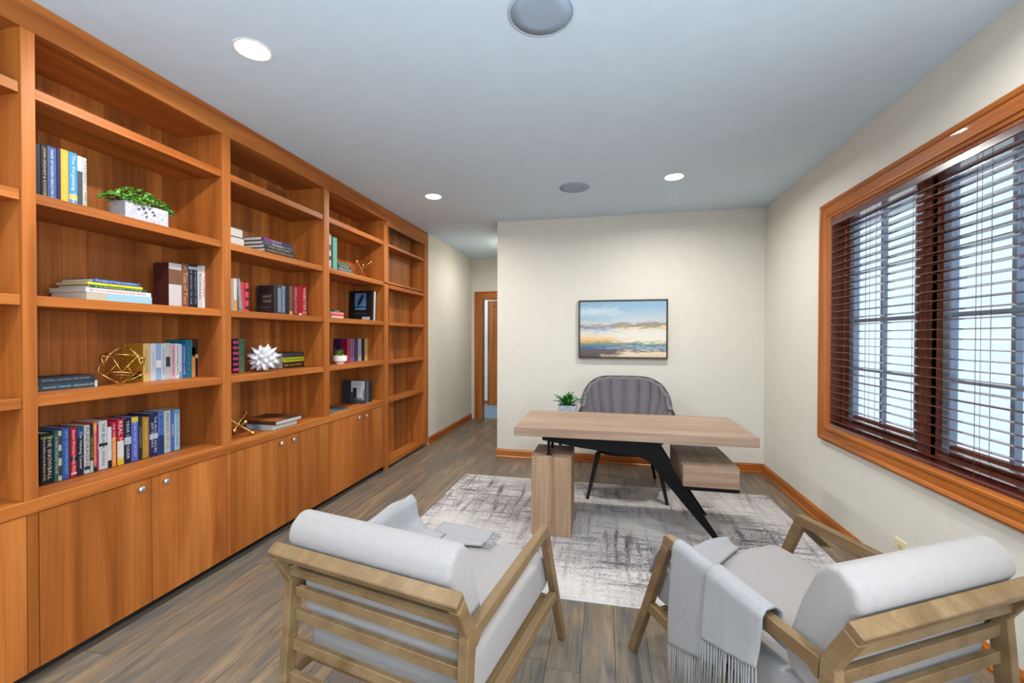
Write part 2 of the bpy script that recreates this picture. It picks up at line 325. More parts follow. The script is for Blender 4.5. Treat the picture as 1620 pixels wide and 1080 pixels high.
# ------------------------------------------------------------------ room shell
XS, XB, XR, YB, XL, H = -2.2375, -2.58, 1.607, 4.875, -1.228, 2.74
YN, YE = -2.0, 7.07
fl = struct(MB().box(-2.9, 1.9, -2.3, 7.2, -0.08, -0.012).build('floor', plain('subfloor', (60, 50, 42), 0.9)))
PW = 0.145; x = -2.85; ncol = 0
while x < 1.75:
    y = -2.2 - random.uniform(0, 1.2)
    while y < 7.2:
        L = random.uniform(1.1, 2.3); a, b = max(y, -2.2), min(y + L, 7.15)
        if b - a > 0.05 and not (x > -1.1 and a > 4.95):
            MB().box(x + 0.001, x + PW - 0.001, a + 0.001, min(b, 7.15) - 0.001, -0.012, 0.0).build('plank', plank_m, fl)
        y += L
    x += PW
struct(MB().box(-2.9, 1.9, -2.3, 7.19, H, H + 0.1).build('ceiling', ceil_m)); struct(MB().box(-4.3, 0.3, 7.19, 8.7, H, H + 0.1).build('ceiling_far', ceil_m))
struct(MB().box(XL, XR + 0.18, YB, YB + 0.12, 0, H).build('wall_back', wall_m))
struct(MB().box(XL, XL + 0.12, YB + 0.12, YE, 0, H).build('wall_hall', hall_m))
wl = MB(); wl.box(XS - 0.5, XS, 5.219, YE, 0, H); struct(wl.build('wall_left', hall_m))
struct(MB().box(XS - 0.5, XS, YN, 0.328, 0, H).build('wall_left_near', wall_m))
struct(MB().box(XB - 0.12, XB - 0.012, 0.328, 5.219, 0, H).build('wall_left_behind', wall_m))
# right wall with the window opening
WY0, WY1, WZ0, WZ1 = 1.80, 3.56, 0.752, 2.272
wr = MB(); wr.box(XR, XR + 0.18, YN, -1.55, 0, H); wr.box(XR, XR + 0.18, 0.45, WY0, 0, H); wr.box(XR, XR + 0.18, -1.55, 0.45, 0, WZ0); wr.box(XR, XR + 0.18, -1.55, 0.45, WZ1, H); wr.box(XR, XR + 0.18, WY1, YB, 0, H)
wr.box(XR, XR + 0.18, WY0, WY1, 0, WZ0); wr.box(XR, XR + 0.18, WY0, WY1, WZ1, H)
struct(wr.build('wall_right', wall_m))
# near wall behind the camera, with an opening made up for fill light
wn = MB(); wn.box(XS, -1.95, YN, YN + 0.12, 0, H); wn.box(1.35, XR, YN, YN + 0.12, 0, H); wn.box(-1.95, 1.35, YN, YN + 0.12, 2.6, H)
struct(wn.build('wall_near', wall_m))
# hall end wall with door opening, and the room beyond it
DX0, DX1, DZ = -2.06, -1.30, 2.06
we = MB(); we.box(XS - 0.5, DX0, YE, YE + 0.12, 0, H); we.box(DX1, XL + 0.12, YE, YE + 0.12, 0, H); we.box(DX0, DX1, YE, YE + 0.12, DZ, H)
struct(we.build('wall_hall_end', hall_m))
struct(MB().box(-4.2, 0.2, 8.57, 8.7, 0, H).build('wall_far', far_m))
struct(MB().box(-4.3, -4.2, 7.19, 8.7, 0, H).build('wall_far_left', far_m))
struct(MB().box(0.2, 0.3, 7.19, 8.7, 0, H).build('wall_far_right', far_m))
struct(MB().box(-4.2, 0.2, 7.16, 8.57, -0.05, 0.0).build('floor_far', plain('far_carpet', (112, 124, 136), 0.95, bump=0.5, bscale=150)))
d1 = bpy.data.objects.new('door_1', None); C.objects.link(d1); struct(d1); d1.location = (DX0, YE, 0)
def casing(parent, x0, x1, zt, y, wdt=0.115):
    for a, b, nm in ((x0 - wdt, x0 - 0.005, 'casing_leg'), (x1 + 0.005, x1 + wdt, 'casing_leg')):
        m = MB(); m.box(a, b, y - 0.018, y, 0, zt + wdt, 0.004); m.box(a if a < x0 else b - 0.025, a + 0.025 if a < x0 else b, y - 0.028, y - 0.018, 0, zt + wdt, 0.004)
        o = m.build(nm, trim_z, parent); o.matrix_parent_inverse = parent.matrix_world.inverted() if False else Matrix.Translation(-parent.location)
    m = MB(); m.box(x0 - 0.005, x1 + 0.005, y - 0.018, y, zt + 0.005, zt + wdt, 0.004); m.box(x0 - 0.005, x1 + 0.005, y - 0.028, y - 0.018, zt + wdt - 0.025, zt + wdt, 0.004)
    o = m.build('casing_head', trim_x, parent); o.matrix_parent_inverse = Matrix.Translation(-parent.location)
casing(d1, DX0, DX1, DZ, YE)
jm = MB(); jm.box(DX0, DX0 + 0.018, YE - 0.005, YE + 0.13, 0, DZ); jm.box(DX1 - 0.018, DX1, YE - 0.005, YE + 0.13, 0, DZ); jm.box(DX0 + 0.018, DX1 - 0.018, YE - 0.005, YE + 0.13, DZ - 0.018, DZ)
jo = jm.build('jamb', trim_z, d1); jo.matrix_parent_inverse = Matrix.Translation(-d1.location)
d2 = bpy.data.objects.new('door_2', None); C.objects.link(d2); struct(d2); d2.location = (-2.2, 8.57, 0)
casing(d2, -2.235, -1.45, 2.02, 8.57, 0.125)
o = MB().box(-2.235, -1.45, 8.545, 8.565, 0.01, 2.02).build('door_leaf', trim_z, d2); o.matrix_parent_inverse = Matrix.Translation(-d2.location)
# baseboards
def baseboard(name, pts_axis, a, b, at, sign, m):
    pr = [(0, 0), (0.022, 0), (0.022, 0.014), (0.014, 0.022), (0.014, 0.078), (0.009, 0.088), (0.006, 0.098), (0, 0.098)]
    poly = [(at + sign * p[0], p[1]) for p in pr]
    return struct(MB().prism(poly, pts_axis, a, b).build(name, m))
baseboard('baseboard_back', 'x', XL - 0.014, XR - 0.001, YB - 0.0005, -1, trim_x)
baseboard('baseboard_right', 'y', YN + 0.13, YB - 0.024, XR - 0.0005, -1, trim_y)
baseboard('baseboard_hall_left', 'y', 5.225, YE - 0.03, XS + 0.0005, 1, trim_y)
baseboard('baseboard_hall_right', 'y', YB + 0.001, YE - 0.03, XL - 0.0005, -1, trim_y)
baseboard('baseboard_far', 'x', -4.19, -2.37, 8.5695, -1, trim_x)

# ------------------------------------------------------------------ window
w1 = bpy.data.objects.new('window_1', None); C.objects.link(w1); struct(w1); w1.location = (XR, (WY0 + WY1) / 2, WZ0)
def wpart(mb, name, m, parent=None, smooth=False):
    o = mb.build(name, m, parent or w1, smooth)
    if not parent: o.matrix_parent_inverse = Matrix.Translation(-w1.location)
    return o
prof = [(0, 0), (0, 0.026), (0.012, 0.032), (0.024, 0.026), (0.030, 0.018), (0.072, 0.014), (0.078, 0.020), (0.092, 0.020), (0.098, 0.012), (0.112, 0.008), (0.116, 0)]
def casing_side(side):
    oy0, oy1, oz0, oz1 = WY0 - 0.112, WY1 + 0.112, WZ0 - 0.105, WZ1 + 0.112
    A, B = [], []; mb = MB()
    for off, hgt in prof:
        yy0, yy1, z0, z1 = oy0 + off, oy1 - off, oz0 + off, oz1 - off; X = XR - hgt
        p = {'left': ((X, yy1, z0), (X, yy1, z1)), 'right': ((X, yy0, z0), (X, yy0, z1)), 'top': ((X, yy0, z1), (X, yy1, z1)), 'bottom': ((X, yy0, z0), (X, yy1, z0))}[side]
        A.append(mb.bm.verts.new(p[0])); B.append(mb.bm.verts.new(p[1]))
    for i in range(len(A) - 1): mb.face((A[i], A[i+1], B[i+1], B[i]))
    mb.face(A); mb.face(B[::-1]); return mb
for sd in ('left', 'right', 'top', 'bottom'):
    wpart(casing_side(sd), 'casing_' + ('head' if sd == 'top' else 'apron' if sd == 'bottom' else 'leg'), trim_y if sd in ('top', 'bottom') else trim_z)
jb = wood('jamb_wood', (120, 66, 46), (142, 84, 62), (160, 102, 78), axis='z', var=0.05, rough=0.6, spec=0.2)
wpart(MB().box(XR, XR + 0.15, WY1 - 0.02, WY1, WZ0, WZ1), 'jamb', jb); wpart(MB().box(XR, XR + 0.15, WY0, WY0 + 0.02, WZ0, WZ1), 'jamb', jb)
wpart(MB().box(XR, XR + 0.15, WY0 + 0.02, WY1 - 0.02, WZ1 - 0.02, WZ1), 'head_jamb', jb)
wpart(MB().box(XR, XR + 0.15, WY0 + 0.02, WY1 - 0.02, WZ0, WZ0 + 0.015), 'sill', trim_y)
mc = 2.715
m = MB(); m.box(XR + 0.075, XR + 0.15, mc - 0.075, mc + 0.075, WZ0 + 0.015, WZ1 - 0.02, 0.004); m.lathe([(0.032, WZ0 + 0.016), (0.032, WZ1 - 0.021)], 14, (XR + 0.08, mc, 0)); wpart(m, 'mullion', jb)
for (a, b) in ((mc + 0.08, WY1 - 0.06), (WY0 + 0.06, mc - 0.08)):
    z0, z1, f = WZ0 + 0.055, WZ1 - 0.045, 0.05; xa, xb = XR + 0.095, XR + 0.135
    stop = MB(); stop.box(XR + 0.075, XR + 0.15, b + 0.002, b + 0.04, WZ0 + 0.015, WZ1 - 0.02); stop.box(XR + 0.075, XR + 0.15, a - 0.004, a - 0.001, WZ0 + 0.015, WZ1 - 0.02)
    stop.box(XR + 0.07, XR + 0.15, a, b, WZ0 + 0.015, z0 - 0.001); wpart(stop, 'sash_stop', jb)
    sm = MB(); sm.box(xa, xb, a, a + f, z0, z1, 0.004); sm.box(xa, xb, b - f, b, z0, z1, 0.004); sm.box(xa, xb, a + f, b - f, z1 - f, z1, 0.004)
    sash = wpart(sm, 'sash', sash_m); MB().box(xa, xb, a + f, b - f, z0, z0 + f, 0.004).build('sash_bottom_rail', jb, sash)
    cy = (a + b) / 2; rows = 4; hz = (z1 - z0 - 2 * f) / rows
    mm_ = MB(); mm_.box(xa + 0.006, xb - 0.006, cy - 0.011, cy + 0.011, z0 + f, z1 - f)
    for k in range(1, rows): mm_.box(xa + 0.007, xb - 0.007, a + f, b - f, z0 + f + k * hz - 0.011, z0 + f + k * hz + 0.011)
    mu = mm_.build('muntin', sash_m, sash)
    for k in range(rows):
        for (p0, p1) in ((a + f, cy - 0.011), (cy + 0.011, b - f)):
            MB().box(XR + 0.113, XR + 0.117, p0, p1, z0 + f + k * hz + 0.011, z0 + f + (k + 1) * hz - 0.011).build('pane', glass_m, sash)
for yy in (3.25, 2.08):
    t = thing('window_crank', 'dark window crank on the sill behind the blind, %s the back wall' % ('towards' if yy > 3 else 'away from'), 'window crank', (XR + 0.05, yy, WZ0 + 0.0155), 0, 'casement cranks on the window sill')
    mk = plain('crank_metal', (70, 78, 78), 0.3, 0.7)
    MB().box(-0.018, 0.018, -0.055, 0.055, 0, 0.018, 0.006, 2).build('crank_base', mk, t); MB().box(-0.008, 0.008, -0.05, 0.04, 0.019, 0.028, 0.003).build('crank_arm', mk, t)
w2 = bpy.data.objects.new('added_side_window', None); C.objects.link(w2); struct(w2); w2.location = (XR, -0.55, WZ0)  # unseen window added to frame the side fill light
for (ya, yb, za, zb, nm) in ((-1.66, -1.55, WZ0 - 0.1, WZ1 + 0.1, 'casing_leg'), (0.45, 0.56, WZ0 - 0.1, WZ1 + 0.1, 'casing_leg'), (-1.55, 0.45, WZ1, WZ1 + 0.1, 'casing_head'), (-1.55, 0.45, WZ0 - 0.1, WZ0, 'casing_apron')):
    o = MB().box(XR - 0.022, XR, ya + 0.001, yb - 0.001, za, zb, 0.004).build(nm, trim_y if 'leg' not in nm else trim_z, w2); o.matrix_parent_inverse = Matrix.Translation(-w2.location)
# blind
BX = XR + 0.016
bl = thing('venetian_blind', 'dark red-brown wooden venetian blind hanging in the window, slats open', 'blind', (BX, (WY0 + WY1) / 2, WZ0 + 0.02))
hw = (WY1 - WY0) / 2 - 0.03
MB().box(-0.026, 0.026, -hw, hw, 1.435, 1.475, 0.004).build('headrail', slat_m, bl)
me = MB().prism([(-0.025, -0.002), (-0.012, 0.0015), (0.0, 0.0025), (0.012, 0.0015), (0.025, -0.002), (0.025, -0.0045), (0.012, -0.001), (0.0, 0.0), (-0.012, -0.001), (-0.025, -0.0045)], 'y', -hw, hw).mesh('slat')
me.materials.append(slat_m); ns = 29
for k in range(ns):
    s = obj('slat', me, None, bl); s.location = (0, 0, 0.05 + k * 0.0478 if k > 2 else 0.035 + k * 0.0525); s.rotation_euler = (0, 0.10 if k < 6 else 0.03, 0)
MB().prism([(-0.026, -0.012), (-0.026, 0.004), (-0.012, 0.012), (0.012, 0.012), (0.026, 0.004), (0.026, -0.012)], 'y', -hw, hw, 0.002).build('bottom_rail', slat_m, bl)
cord_m = plain('cord_brown', (96, 60, 50), 0.8)
for yy in (hw - 0.06, 0.42, 0.0, -0.40, -hw + 0.06):
    m = MB()
    for dx in (-0.0275, 0.0275): m.tube([(dx, yy, 0.013), (dx, yy, 1.436)], 0.0011, 4)
    m.tube([(0.0, yy + 0.012, 0.013), (0.0, yy + 0.012, 1.436)], 0.0008, 4); m.build('ladder_cord', cord_m, bl)
# socket and floor register
t = thing('wall_outlet', 'ivory wall outlet plate under the window, half hidden by an armchair back', 'outlet', (XR, 2.765, 0.17))
MB().box(-0.006, 0, -0.05, 0.05, 0, 0.115, 0.003).build('cover_plate', ivory_m, t)
for z in (0.03, 0.073):
    MB().box(-0.008, -0.006, -0.017, 0.017, z - 0.013, z + 0.015, 0.001).build('receptacle', plain('ivory_dark', (196, 184, 146), 0.5), t)
t = thing('floor_register', 'brass floor vent register beside the wall under the window', 'floor vent', (1.43, 3.39, 0.0))
bm_ = plain('register_metal', (120, 92, 50), 0.4, 0.6); MB().box(-0.055, 0.055, -0.15, 0.15, 0, 0.004, 0.001).build('plate', bm_, t)
for k in range(14): MB().box(-0.04, 0.04, -0.136 + k * 0.02, -0.126 + k * 0.02, 0.004, 0.006).build('louvre', plain('register_dark', (40, 32, 22), 0.6), t)

# ------------------------------------------------------------------ ceiling fixtures
def downlight(xy, label, power=LAMP_W, lamp=True):
    t = thing('recessed_downlight', label, 'ceiling light', (xy[0], xy[1], H), 0, 'recessed ceiling downlights')
    MB().lathe([(0.072, -0.001), (0.082, -0.001), (0.084, -0.003), (0.080, -0.005), (0.072, -0.004)], 32, loop=True).build('trim_ring', white_plastic, t)
    MB().lathe([(0.0715, -0.001), (0.0715, -0.003)], 28).build('lens', lamp_glow, t)
    area('downlight_beam', (0, 0, -0.012), (0, 0, 0), 0.11, 0.11, power, LAMP_COL, t, 'DISK', 2.9)
downlight((-1.614, 1.72), 'glowing recessed downlight over the bookcase bay with the leafy planter')
downlight((-1.604, 3.86), 'glowing recessed downlight over the bookcase bay with the crossed gold rods')
downlight((0.56, 3.80), 'glowing recessed downlight over the desk, beside the round speaker grille')
downlight((0.95, 1.58), 'recessed downlight over the armchair beside the window')
downlight((-1.614, -0.40), 'recessed downlight over the near end of the room, bookcase side')
downlight((0.56, -0.40), 'recessed downlight over the near end of the room, window side')
downlight((-1.37, 5.95), 'downlight added out of sight to brighten the narrow hall', 12)  # added out of sight to brighten the hall, not a known fixture
area('far_room_fill_light', (-3.2, 7.9, 2.6), (0, 0, 0), 1.0, 1.0, 30, (0.8, 0.92, 1.0))  # unseen area lamp put under the far ceiling
for (cx, cy, lb) in ((-0.262, 1.775, 'round blue-grey ceiling speaker grille above the armchairs'), (-0.272, 3.885, 'round blue-grey ceiling speaker grille above the desk')):
    t = thing('ceiling_speaker', lb, 'speaker', (cx, cy, H), 0, 'ceiling speakers')
    MB().lathe([(0.128, -0.001), (0.136, -0.001), (0.137, -0.004), (0.130, -0.007), (0.128, -0.006)], 48, loop=True).build('rim', plain('speaker_rim', (182, 196, 210), 0.6), t)
    MB().lathe([(0.127, -0.001), (0.127, -0.005), (0.08, -0.007), (0.01, -0.0075)], 48).build('grille', grille_m, t, True)

# ------------------------------------------------------------------ bookcase
ST = [(0.33, 0.387), (1.247, 1.291), (2.154, 2.212), (3.108, 3.173), (4.083, 4.17), (5.107, 5.217)]
SH = [2.395, 1.975, 1.563, 1.155]; ZC = 0.745
names = ['bay cut off beside the first stile, its shelves empty', 'bay with the leafy planter and gold geometric frame', 'bay with the white spiky ball', 'bay with the crossed gold rods and sailing book']
def back_boards(t, y0, y1, z0, z1, xb):
    n = 9; wd = (y1 - y0) / n; a = y0
    for k in range(n):
        b = y1 if k == n - 1 else y0 + wd * (k + 1) + random.uniform(-0.015, 0.015)
        MB().box(xb, xb + 0.010 + random.uniform(0, 0.002), a + 0.0006, b - 0.0006, z0, z1).build('back_board', cherry_board, t); a = b
for i in range(4):
    y0, y1 = ST[i][1], ST[i + 1][0]; ml = (ST[i][0] + ST[i][1]) / 2 if i else ST[i][0]; mr = (ST[i + 1][0] + ST[i + 1][1]) / 2
    t = thing('bookcase_unit', 'cherry wood open shelf unit, ' + names[i], 'bookcase', (XB, ml, ZC), 0, 'open bookcase bays on the cherry wall')
    def part(mb, nm, m): o = mb.build(nm, m, t); o.matrix_parent_inverse = Matrix.Translation(-t.location); return o
    k0 = len(C.objects); back_boards(t, y0, y1, ZC, 2.612, XB)
    for o in t.children: o.matrix_parent_inverse = Matrix.Translation(-t.location)
    part(MB().box(XB, XS - 0.020, ml + 0.0003, y0, ZC, 2.612), 'side_panel', cherry_z); part(MB().box(XB, XS - 0.020, y1, mr - 0.0003, ZC, 2.612), 'side_panel', cherry_z)
    part(MB().box(XB + 0.012, XS - 0.021, y0, y1, 2.612, 2.63), 'top_panel', cherry_y)
    part(MB().box(XS - 0.020, XS, ST[i][0], ST[i][1], ZC, 2.612, 0.0015), 'stile', cherry_z)
    for z in SH: part(MB().box(XB + 0.013, XS - 0.008, y0 + 0.0005, y1 - 0.0005, z - 0.042, z, 0.0015), 'shelf', cherry_y)
t = tag(MB().box(XS - 0.020, XS, 0.33, 4.128, 2.6125, 2.739, 0.0015).build('bookcase_fascia', cherry_y), 'long cherry fascia board running along the bookcase top under the ceiling', 'fascia')
t = tag(MB().box(XS - 0.020, XS, 4.1285, 5.217, 2.570, 2.739, 0.0015).build('bookcase_fascia', cherry_y), 'short cherry fascia board above the narrow shallow bookcase by the hall', 'fascia')
t = tag(MB().box(XB, XS + 0.004, 0.33, 4.083, ZC - 0.055, ZC - 0.0005, 0.002).build('bookcase_counter', cherry_y), 'long cherry counter ledge on top of the base cabinets', 'counter')
DOORS = [(0.36, 0.81, 1.2537, 0.36), (1.2906, 1.735, 2.175, 1.2537), (2.206, 2.671, 3.148, 2.175), (3.150, 3.648, 4.083, 3.148)]
blab = ['under the cut-off empty bay', 'under the bay of many books and gold frame', 'under the bay with the spiky ball', 'under the bay with the sailing book']
kn = MB().lathe([(0.006, 0), (0.006, 0.012), (0.012, 0.015), (0.0175, 0.020), (0.0175, 0.024), (0.010, 0.030), (0.003, 0.031)], 18, (0, 0, 0), 'x').mesh('knob', True); kn.materials.append(chrome)
for i, (a, s, b, st) in enumerate(DOORS):
    e = DOORS[i + 1][3] if i < 3 else 4.083
    t = thing('base_cabinet', 'cherry base cabinet with two plain doors ' + blab[i], 'cabinet', (XS, st, 0), 0, 'cherry base cabinets')
    def part(mb, nm, m): o = mb.build(nm, m, t); o.matrix_parent_inverse = Matrix.Translation(-t.location); return o
    part(MB().box(XB + 0.02, XS - 0.022, st + 0.001, e - 0.001, 0.058, ZC - 0.056), 'carcass', cherry_z)
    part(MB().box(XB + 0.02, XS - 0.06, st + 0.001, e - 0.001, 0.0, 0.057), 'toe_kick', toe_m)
    if a - st > 0.01: part(MB().box(XS - 0.021, XS - 0.001, st + 0.001, a - 0.002, 0.058, ZC - 0.056), 'face_stile', cherry_z)
    for (p, q, ky) in ((a, s, s - 0.062), (s, b, s + 0.060)):
        d = part(MB().box(XS - 0.021, XS, p + 0.0015, q - 0.0015, 0.056, ZC - 0.058, 0.0012), 'door', cherry_z)
        k = obj('knob', kn, None, d); k.location = (XS, ky, 0.648)
# shallow bookcase by the hall: fixed upper box and hinged lower door bookcase
X4 = -2.405
t = thing('shallow_bookcase', 'shallow empty cherry shelf box above the door-like bookcase by the hall', 'bookcase', (X4, 4.1285, 1.967))
def part(mb, nm, m): o = mb.build(nm, m, t); o.matrix_parent_inverse = Matrix.Translation(-t.location); return o
back_boards(t, 4.17, 5.107, 1.967, 2.612, X4)
for o in t.children: o.matrix_parent_inverse = Matrix.Translation(-t.location)
part(MB().box(X4, XS - 0.02, 4.1285, 4.17, 1.967, 2.612), 'side_panel', cherry_z); part(MB().box(X4, XS - 0.02, 5.107, 5.217, 1.967, 2.612), 'side_panel', cherry_z)
part(MB().box(XS - 0.02, XS, 4.083, 4.17, 1.967, 2.569, 0.0015), 'stile', cherry_z); part(MB().box(XS - 0.02, XS, 5.107, 5.217, 0.03, 2.569, 0.0015), 'end_stile', cherry_z)
part(MB().box(X4 + 0.013, XS - 0.008, 4.1705, 5.1065, 2.36, 2.39, 0.0015), 'shelf', cherry_y); part(MB().box(X4 + 0.013, XS - 0.006, 4.1705, 5.1065, 1.967, 1.985, 0.0015), 'bottom_board', cherry_y)
part(MB().box(X4, XS - 0.03, 5.108, 5.217, 0.0, 1.9665), 'end_panel', cherry_z)
t = thing('bookcase_door', 'tall empty cherry bookcase built as a hinged door next to the hall wall', 'bookcase', (X4, 4.083, 0.0))
def part(mb, nm, m): o = mb.build(nm, m, t); o.matrix_parent_inverse = Matrix.Translation(-t.location); return o
back_boards(t, 4.195, 5.09, 0.03, 1.955, X4)
for o in t.children: o.matrix_parent_inverse = Matrix.Translation(-t.location)
part(MB().box(XS - 0.02, XS + 0.002, 4.0835, 4.17, 0.0, 1.955, 0.0015), 'stile', cherry_z)
part(MB().box(X4, XS - 0.021, 4.129, 4.195, 0.03, 1.955), 'side_panel', cherry_z); part(MB().box(X4, XS - 0.002, 5.09, 5.104, 0.03, 1.955), 'side_panel', cherry_z)
part(MB().box(X4 + 0.013, XS - 0.004, 4.1955, 5.0895, 1.915, 1.955, 0.0015), 'top_rail', cherry_y); part(MB().box(X4 + 0.013, XS - 0.002, 4.1955, 5.0895, 0.03, 0.075, 0.0015), 'bottom_rail', cherry_y)
for z in (1.557, 1.142, 0.735): part(MB().box(X4 + 0.013, XS - 0.006, 4.1955, 5.0895, z - 0.035, z, 0.0015), 'shelf', cherry_y)

t = thing('wall_vent', 'narrow dark slotted vent on the back panel above the top shelf of spiky-ball bay', 'vent', (XB + 0.0125, 2.97, 2.53))
MB().box(0, 0.004, -0.115, 0.115, 0, 0.055).build('vent_plate', cherry_y, t)
for k in range(4): MB().box(0.004, 0.0046, -0.105, 0.105, 0.006 + k * 0.012, 0.0115 + k * 0.012).build('vent_slot', toe_m, t)
# ------------------------------------------------------------------ rug
rt = thing('area_rug', 'pale grey rug with dark distressed crosshatch under the desk', 'rug', (0.012, 3.23, 0.0))
rx, ry = 1.397, 0.93
MB().box(-rx, rx, -ry, ry, 0.0003, 0.007, 0.002).build('rug_pile', rug_mat(), rt)
m = MB()
for s in (-1, 1): MB().box(-rx, rx, s * (ry + 0.006) - 0.0055, s * (ry + 0.006) + 0.0055, 0.0003, 0.005).build('rug_binding', plain('rug_edge', (196, 194, 196), 0.95), rt)

# ------------------------------------------------------------------ desk
dk = thing('desk', 'oak desk with black angled metal legs, side pedestal and hanging drawer', 'desk', (0.17, 3.33, 0.007))
def part(mb, nm, m, par=None):
    o = mb.build(nm, m, par or dk)
    if not par: o.matrix_parent_inverse = Matrix.Translation(-dk.location)
    return o
part(MB().box(-0.627, 0.960, 2.975, 3.70, 0.702, 0.765, 0.002), 'desk_top', oak_x)
part(MB().box(-0.505, -0.224, 2.985, 3.33, 0.0075, 0.563, 0.002), 'pedestal', oak_z)
beam = [(-0.43, 0.7015), (-0.43, 0.672), (-0.159, 0.631), (0.133, 0.605), (0.225, 0.592), (0.27, 0.576), (0.305, 0.552), (0.342, 0.504), (0.533, 0.273), (0.764, 0.0075), (0.788, 0.0075), (0.738, 0.085), (0.51, 0.43), (0.348, 0.7015)]
for ya in (3.012, 3.60): part(MB().prism(beam, 'y', ya, ya + 0.034), 'angled_leg', black_m)
part(MB().box(-0.40, 0.38, 3.05, 3.598, 0.690, 0.7015), 'under_plate', black_m)
part(MB().box(-0.395, -0.375, 3.02, 3.04, 0.5635, 0.66), 'support_pin', black_m); part(MB().box(-0.395, -0.375, 3.24, 3.26, 0.5635, 0.69), 'support_pin', black_m)
part(MB().box(-0.408, -0.362, 3.005, 3.055, 0.5635, 0.567), 'pin_plate', chrome)
dr = part(MB().box(0.505, 0.850, 3.0055, 3.56, 0.421, 0.560, 0.002), 'drawer_box', oak_y)
part(MB().box(0.507, 0.848, 2.985, 3.005, 0.423, 0.558, 0.002), 'drawer_front', oak_x, dr).matrix_parent_inverse = Matrix.Identity(4)
part(MB().box(0.53, 0.848, 2.99, 3.57, 0.399, 0.4205), 'drawer_shelf', black_m)

# ------------------------------------------------------------------ desk chair (grey channel-back)
oc = thing('desk_chair', 'grey velvet tub chair with channelled back and black legs behind the desk', 'chair', (0.195, 4.12, 0.0))
def shell_pt(a, v):
    # a in [-1,1] around, v in [0,1] up
    ph = a * math.radians(112); s, c_ = math.sin(ph), math.cos(ph); u = abs(a) * 112
    top = 1.0 if u < 22 else 1.0 - 0.40 * ((u - 22) / 90.0) ** 1.9
    z = 0.44 + (top - 0.44) * v
    k = 0.66 + 0.34 * (1 - (1 - v) ** 1.6)
    r = -0.044 * (abs(math.sin(a * 6.0 * PI)) ** 0.45 - 1.0) * min(1, (1 - v) * 4.5 + 0.06)
    px = math.copysign(abs(s) ** 0.92, s)
    return Vector((px * (0.370 * k + r), c_ * (0.31 * k + r) + 0.055 * v, z))
N, M_ = 169, 22
vs, fs = [], []
for j in range(M_):
    for i in range(N): vs.append(tuple(shell_pt(-1 + 2 * i / (N - 1), j / (M_ - 1))))
for j in range(M_ - 1):
    for i in range(N - 1): fs.append((j*N+i, j*N+i+1, (j+1)*N+i+1, (j+1)*N+i))
me = bpy.data.meshes.new('back_shell'); me.from_pydata(vs, [], fs); me.update()
for p in me.polygons: p.use_smooth = True
o = obj('back_shell', me, grey_felt, oc); md = o.modifiers.new('thick', 'SOLIDIFY'); md.thickness = 0.04; md.offset = -1.0
rim = [shell_pt(-1 + 2 * (i + 0.5) / 78, 1.0) for i in range(78)]
mb = MB(); mb.tube([p + Vector((p.x * 0.10, p.y * 0.10, 0.003)) for p in rim], 0.008, 8); mb.build('rim_piping', plain('dark_grey_piping', (84, 80, 84), 0.8), oc, True)
pts = [(0.30 * math.copysign(abs(math.cos(2*PI*k/40)) ** 0.7, math.cos(2*PI*k/40)), 0.30 * math.copysign(abs(math.sin(2*PI*k/40)) ** 0.7, math.sin(2*PI*k/40)) - 0.04) for k in range(40)]
autosmooth(MB().prism(pts, 'z', 0.405, 0.50, 0.025, 3).build('seat', grey_felt, oc), 0.9)
MB().prism([(p[0] * 0.93, p[1] * 0.93) for p in pts], 'z', 0.375, 0.404).build('seat_base', black_leg, oc)
for (fx, fy, tx, ty, zf) in ((-0.335, -0.365, -0.25, -0.26, 0.0075), (0.318, -0.365, 0.25, -0.26, 0.0075), (-0.295, 0.345, -0.22, 0.22, 0.0), (0.297, 0.340, 0.22, 0.22, 0.0)):
    m = MB(); A = [m.bm.verts.new((fx + a * 0.012, fy + b * 0.012, zf)) for a, b in ((-1,-1),(1,-1),(1,1),(-1,1))]; B = [m.bm.verts.new((tx + a * 0.022, ty + b * 0.022, 0.38)) for a, b in ((-1,-1),(1,-1),(1,1),(-1,1))]
    m.face(A[::-1]); m.face(B)
    for k in range(4): m.face((A[k], A[(k+1) % 4], B[(k+1) % 4], B[k]))
    m.build('leg', black_leg, oc)

# ------------------------------------------------------------------ potted plant on its stand behind the desk
t = thing('plant_stand', 'slim black plant stand behind the desk holding a marbled pot', 'plant stand', (-0.33, 3.92, 0.0075))
MB().box(-0.075, 0.060, -0.075, 0.075, 0.61, 0.63, 0.003).build('stand_top', black_leg, t)
for a in (-1, 1):
    for b in (-1, 1): MB().box(a * 0.05 - 0.020, a * 0.05 - 0.006, b * 0.06 - 0.007, b * 0.06 + 0.007, 0, 0.61).build('leg', black_leg, t)
def blade(m, base, az, L, up, wdt, droop, n=7):
    pts = []
    for k in range(n):
        s = k / (n - 1); r = L * (s * math.cos(up)) ; z = L * (s * math.sin(up) - droop * s * s * s)
        pts.append(Vector((base[0] + r * math.cos(az), base[1] + r * math.sin(az), base[2] + z)))
    sd = Vector((-math.sin(az), math.cos(az), 0)); prev = None
    for k, p in enumerate(pts):
        s = k / (n - 1); wd = wdt * (0.55 + 1.1 * s) * (1 - s ** 2.2) + 0.0006
        row = [m.bm.verts.new(p - sd * wd), m.bm.verts.new(p + Vector((0, 0, -wd * 0.5))), m.bm.verts.new(p + sd * wd)]
        if prev:
            m.face((prev[0], prev[1], row[1], row[0])); m.face((prev[1], prev[2], row[2], row[1]))
        prev = row
t = thing('potted_plant', 'bushy dark green bladed plant in a square blue-grey marbled pot', 'plant', (-0.33, 3.92, 0.639))
m = MB(); A = []
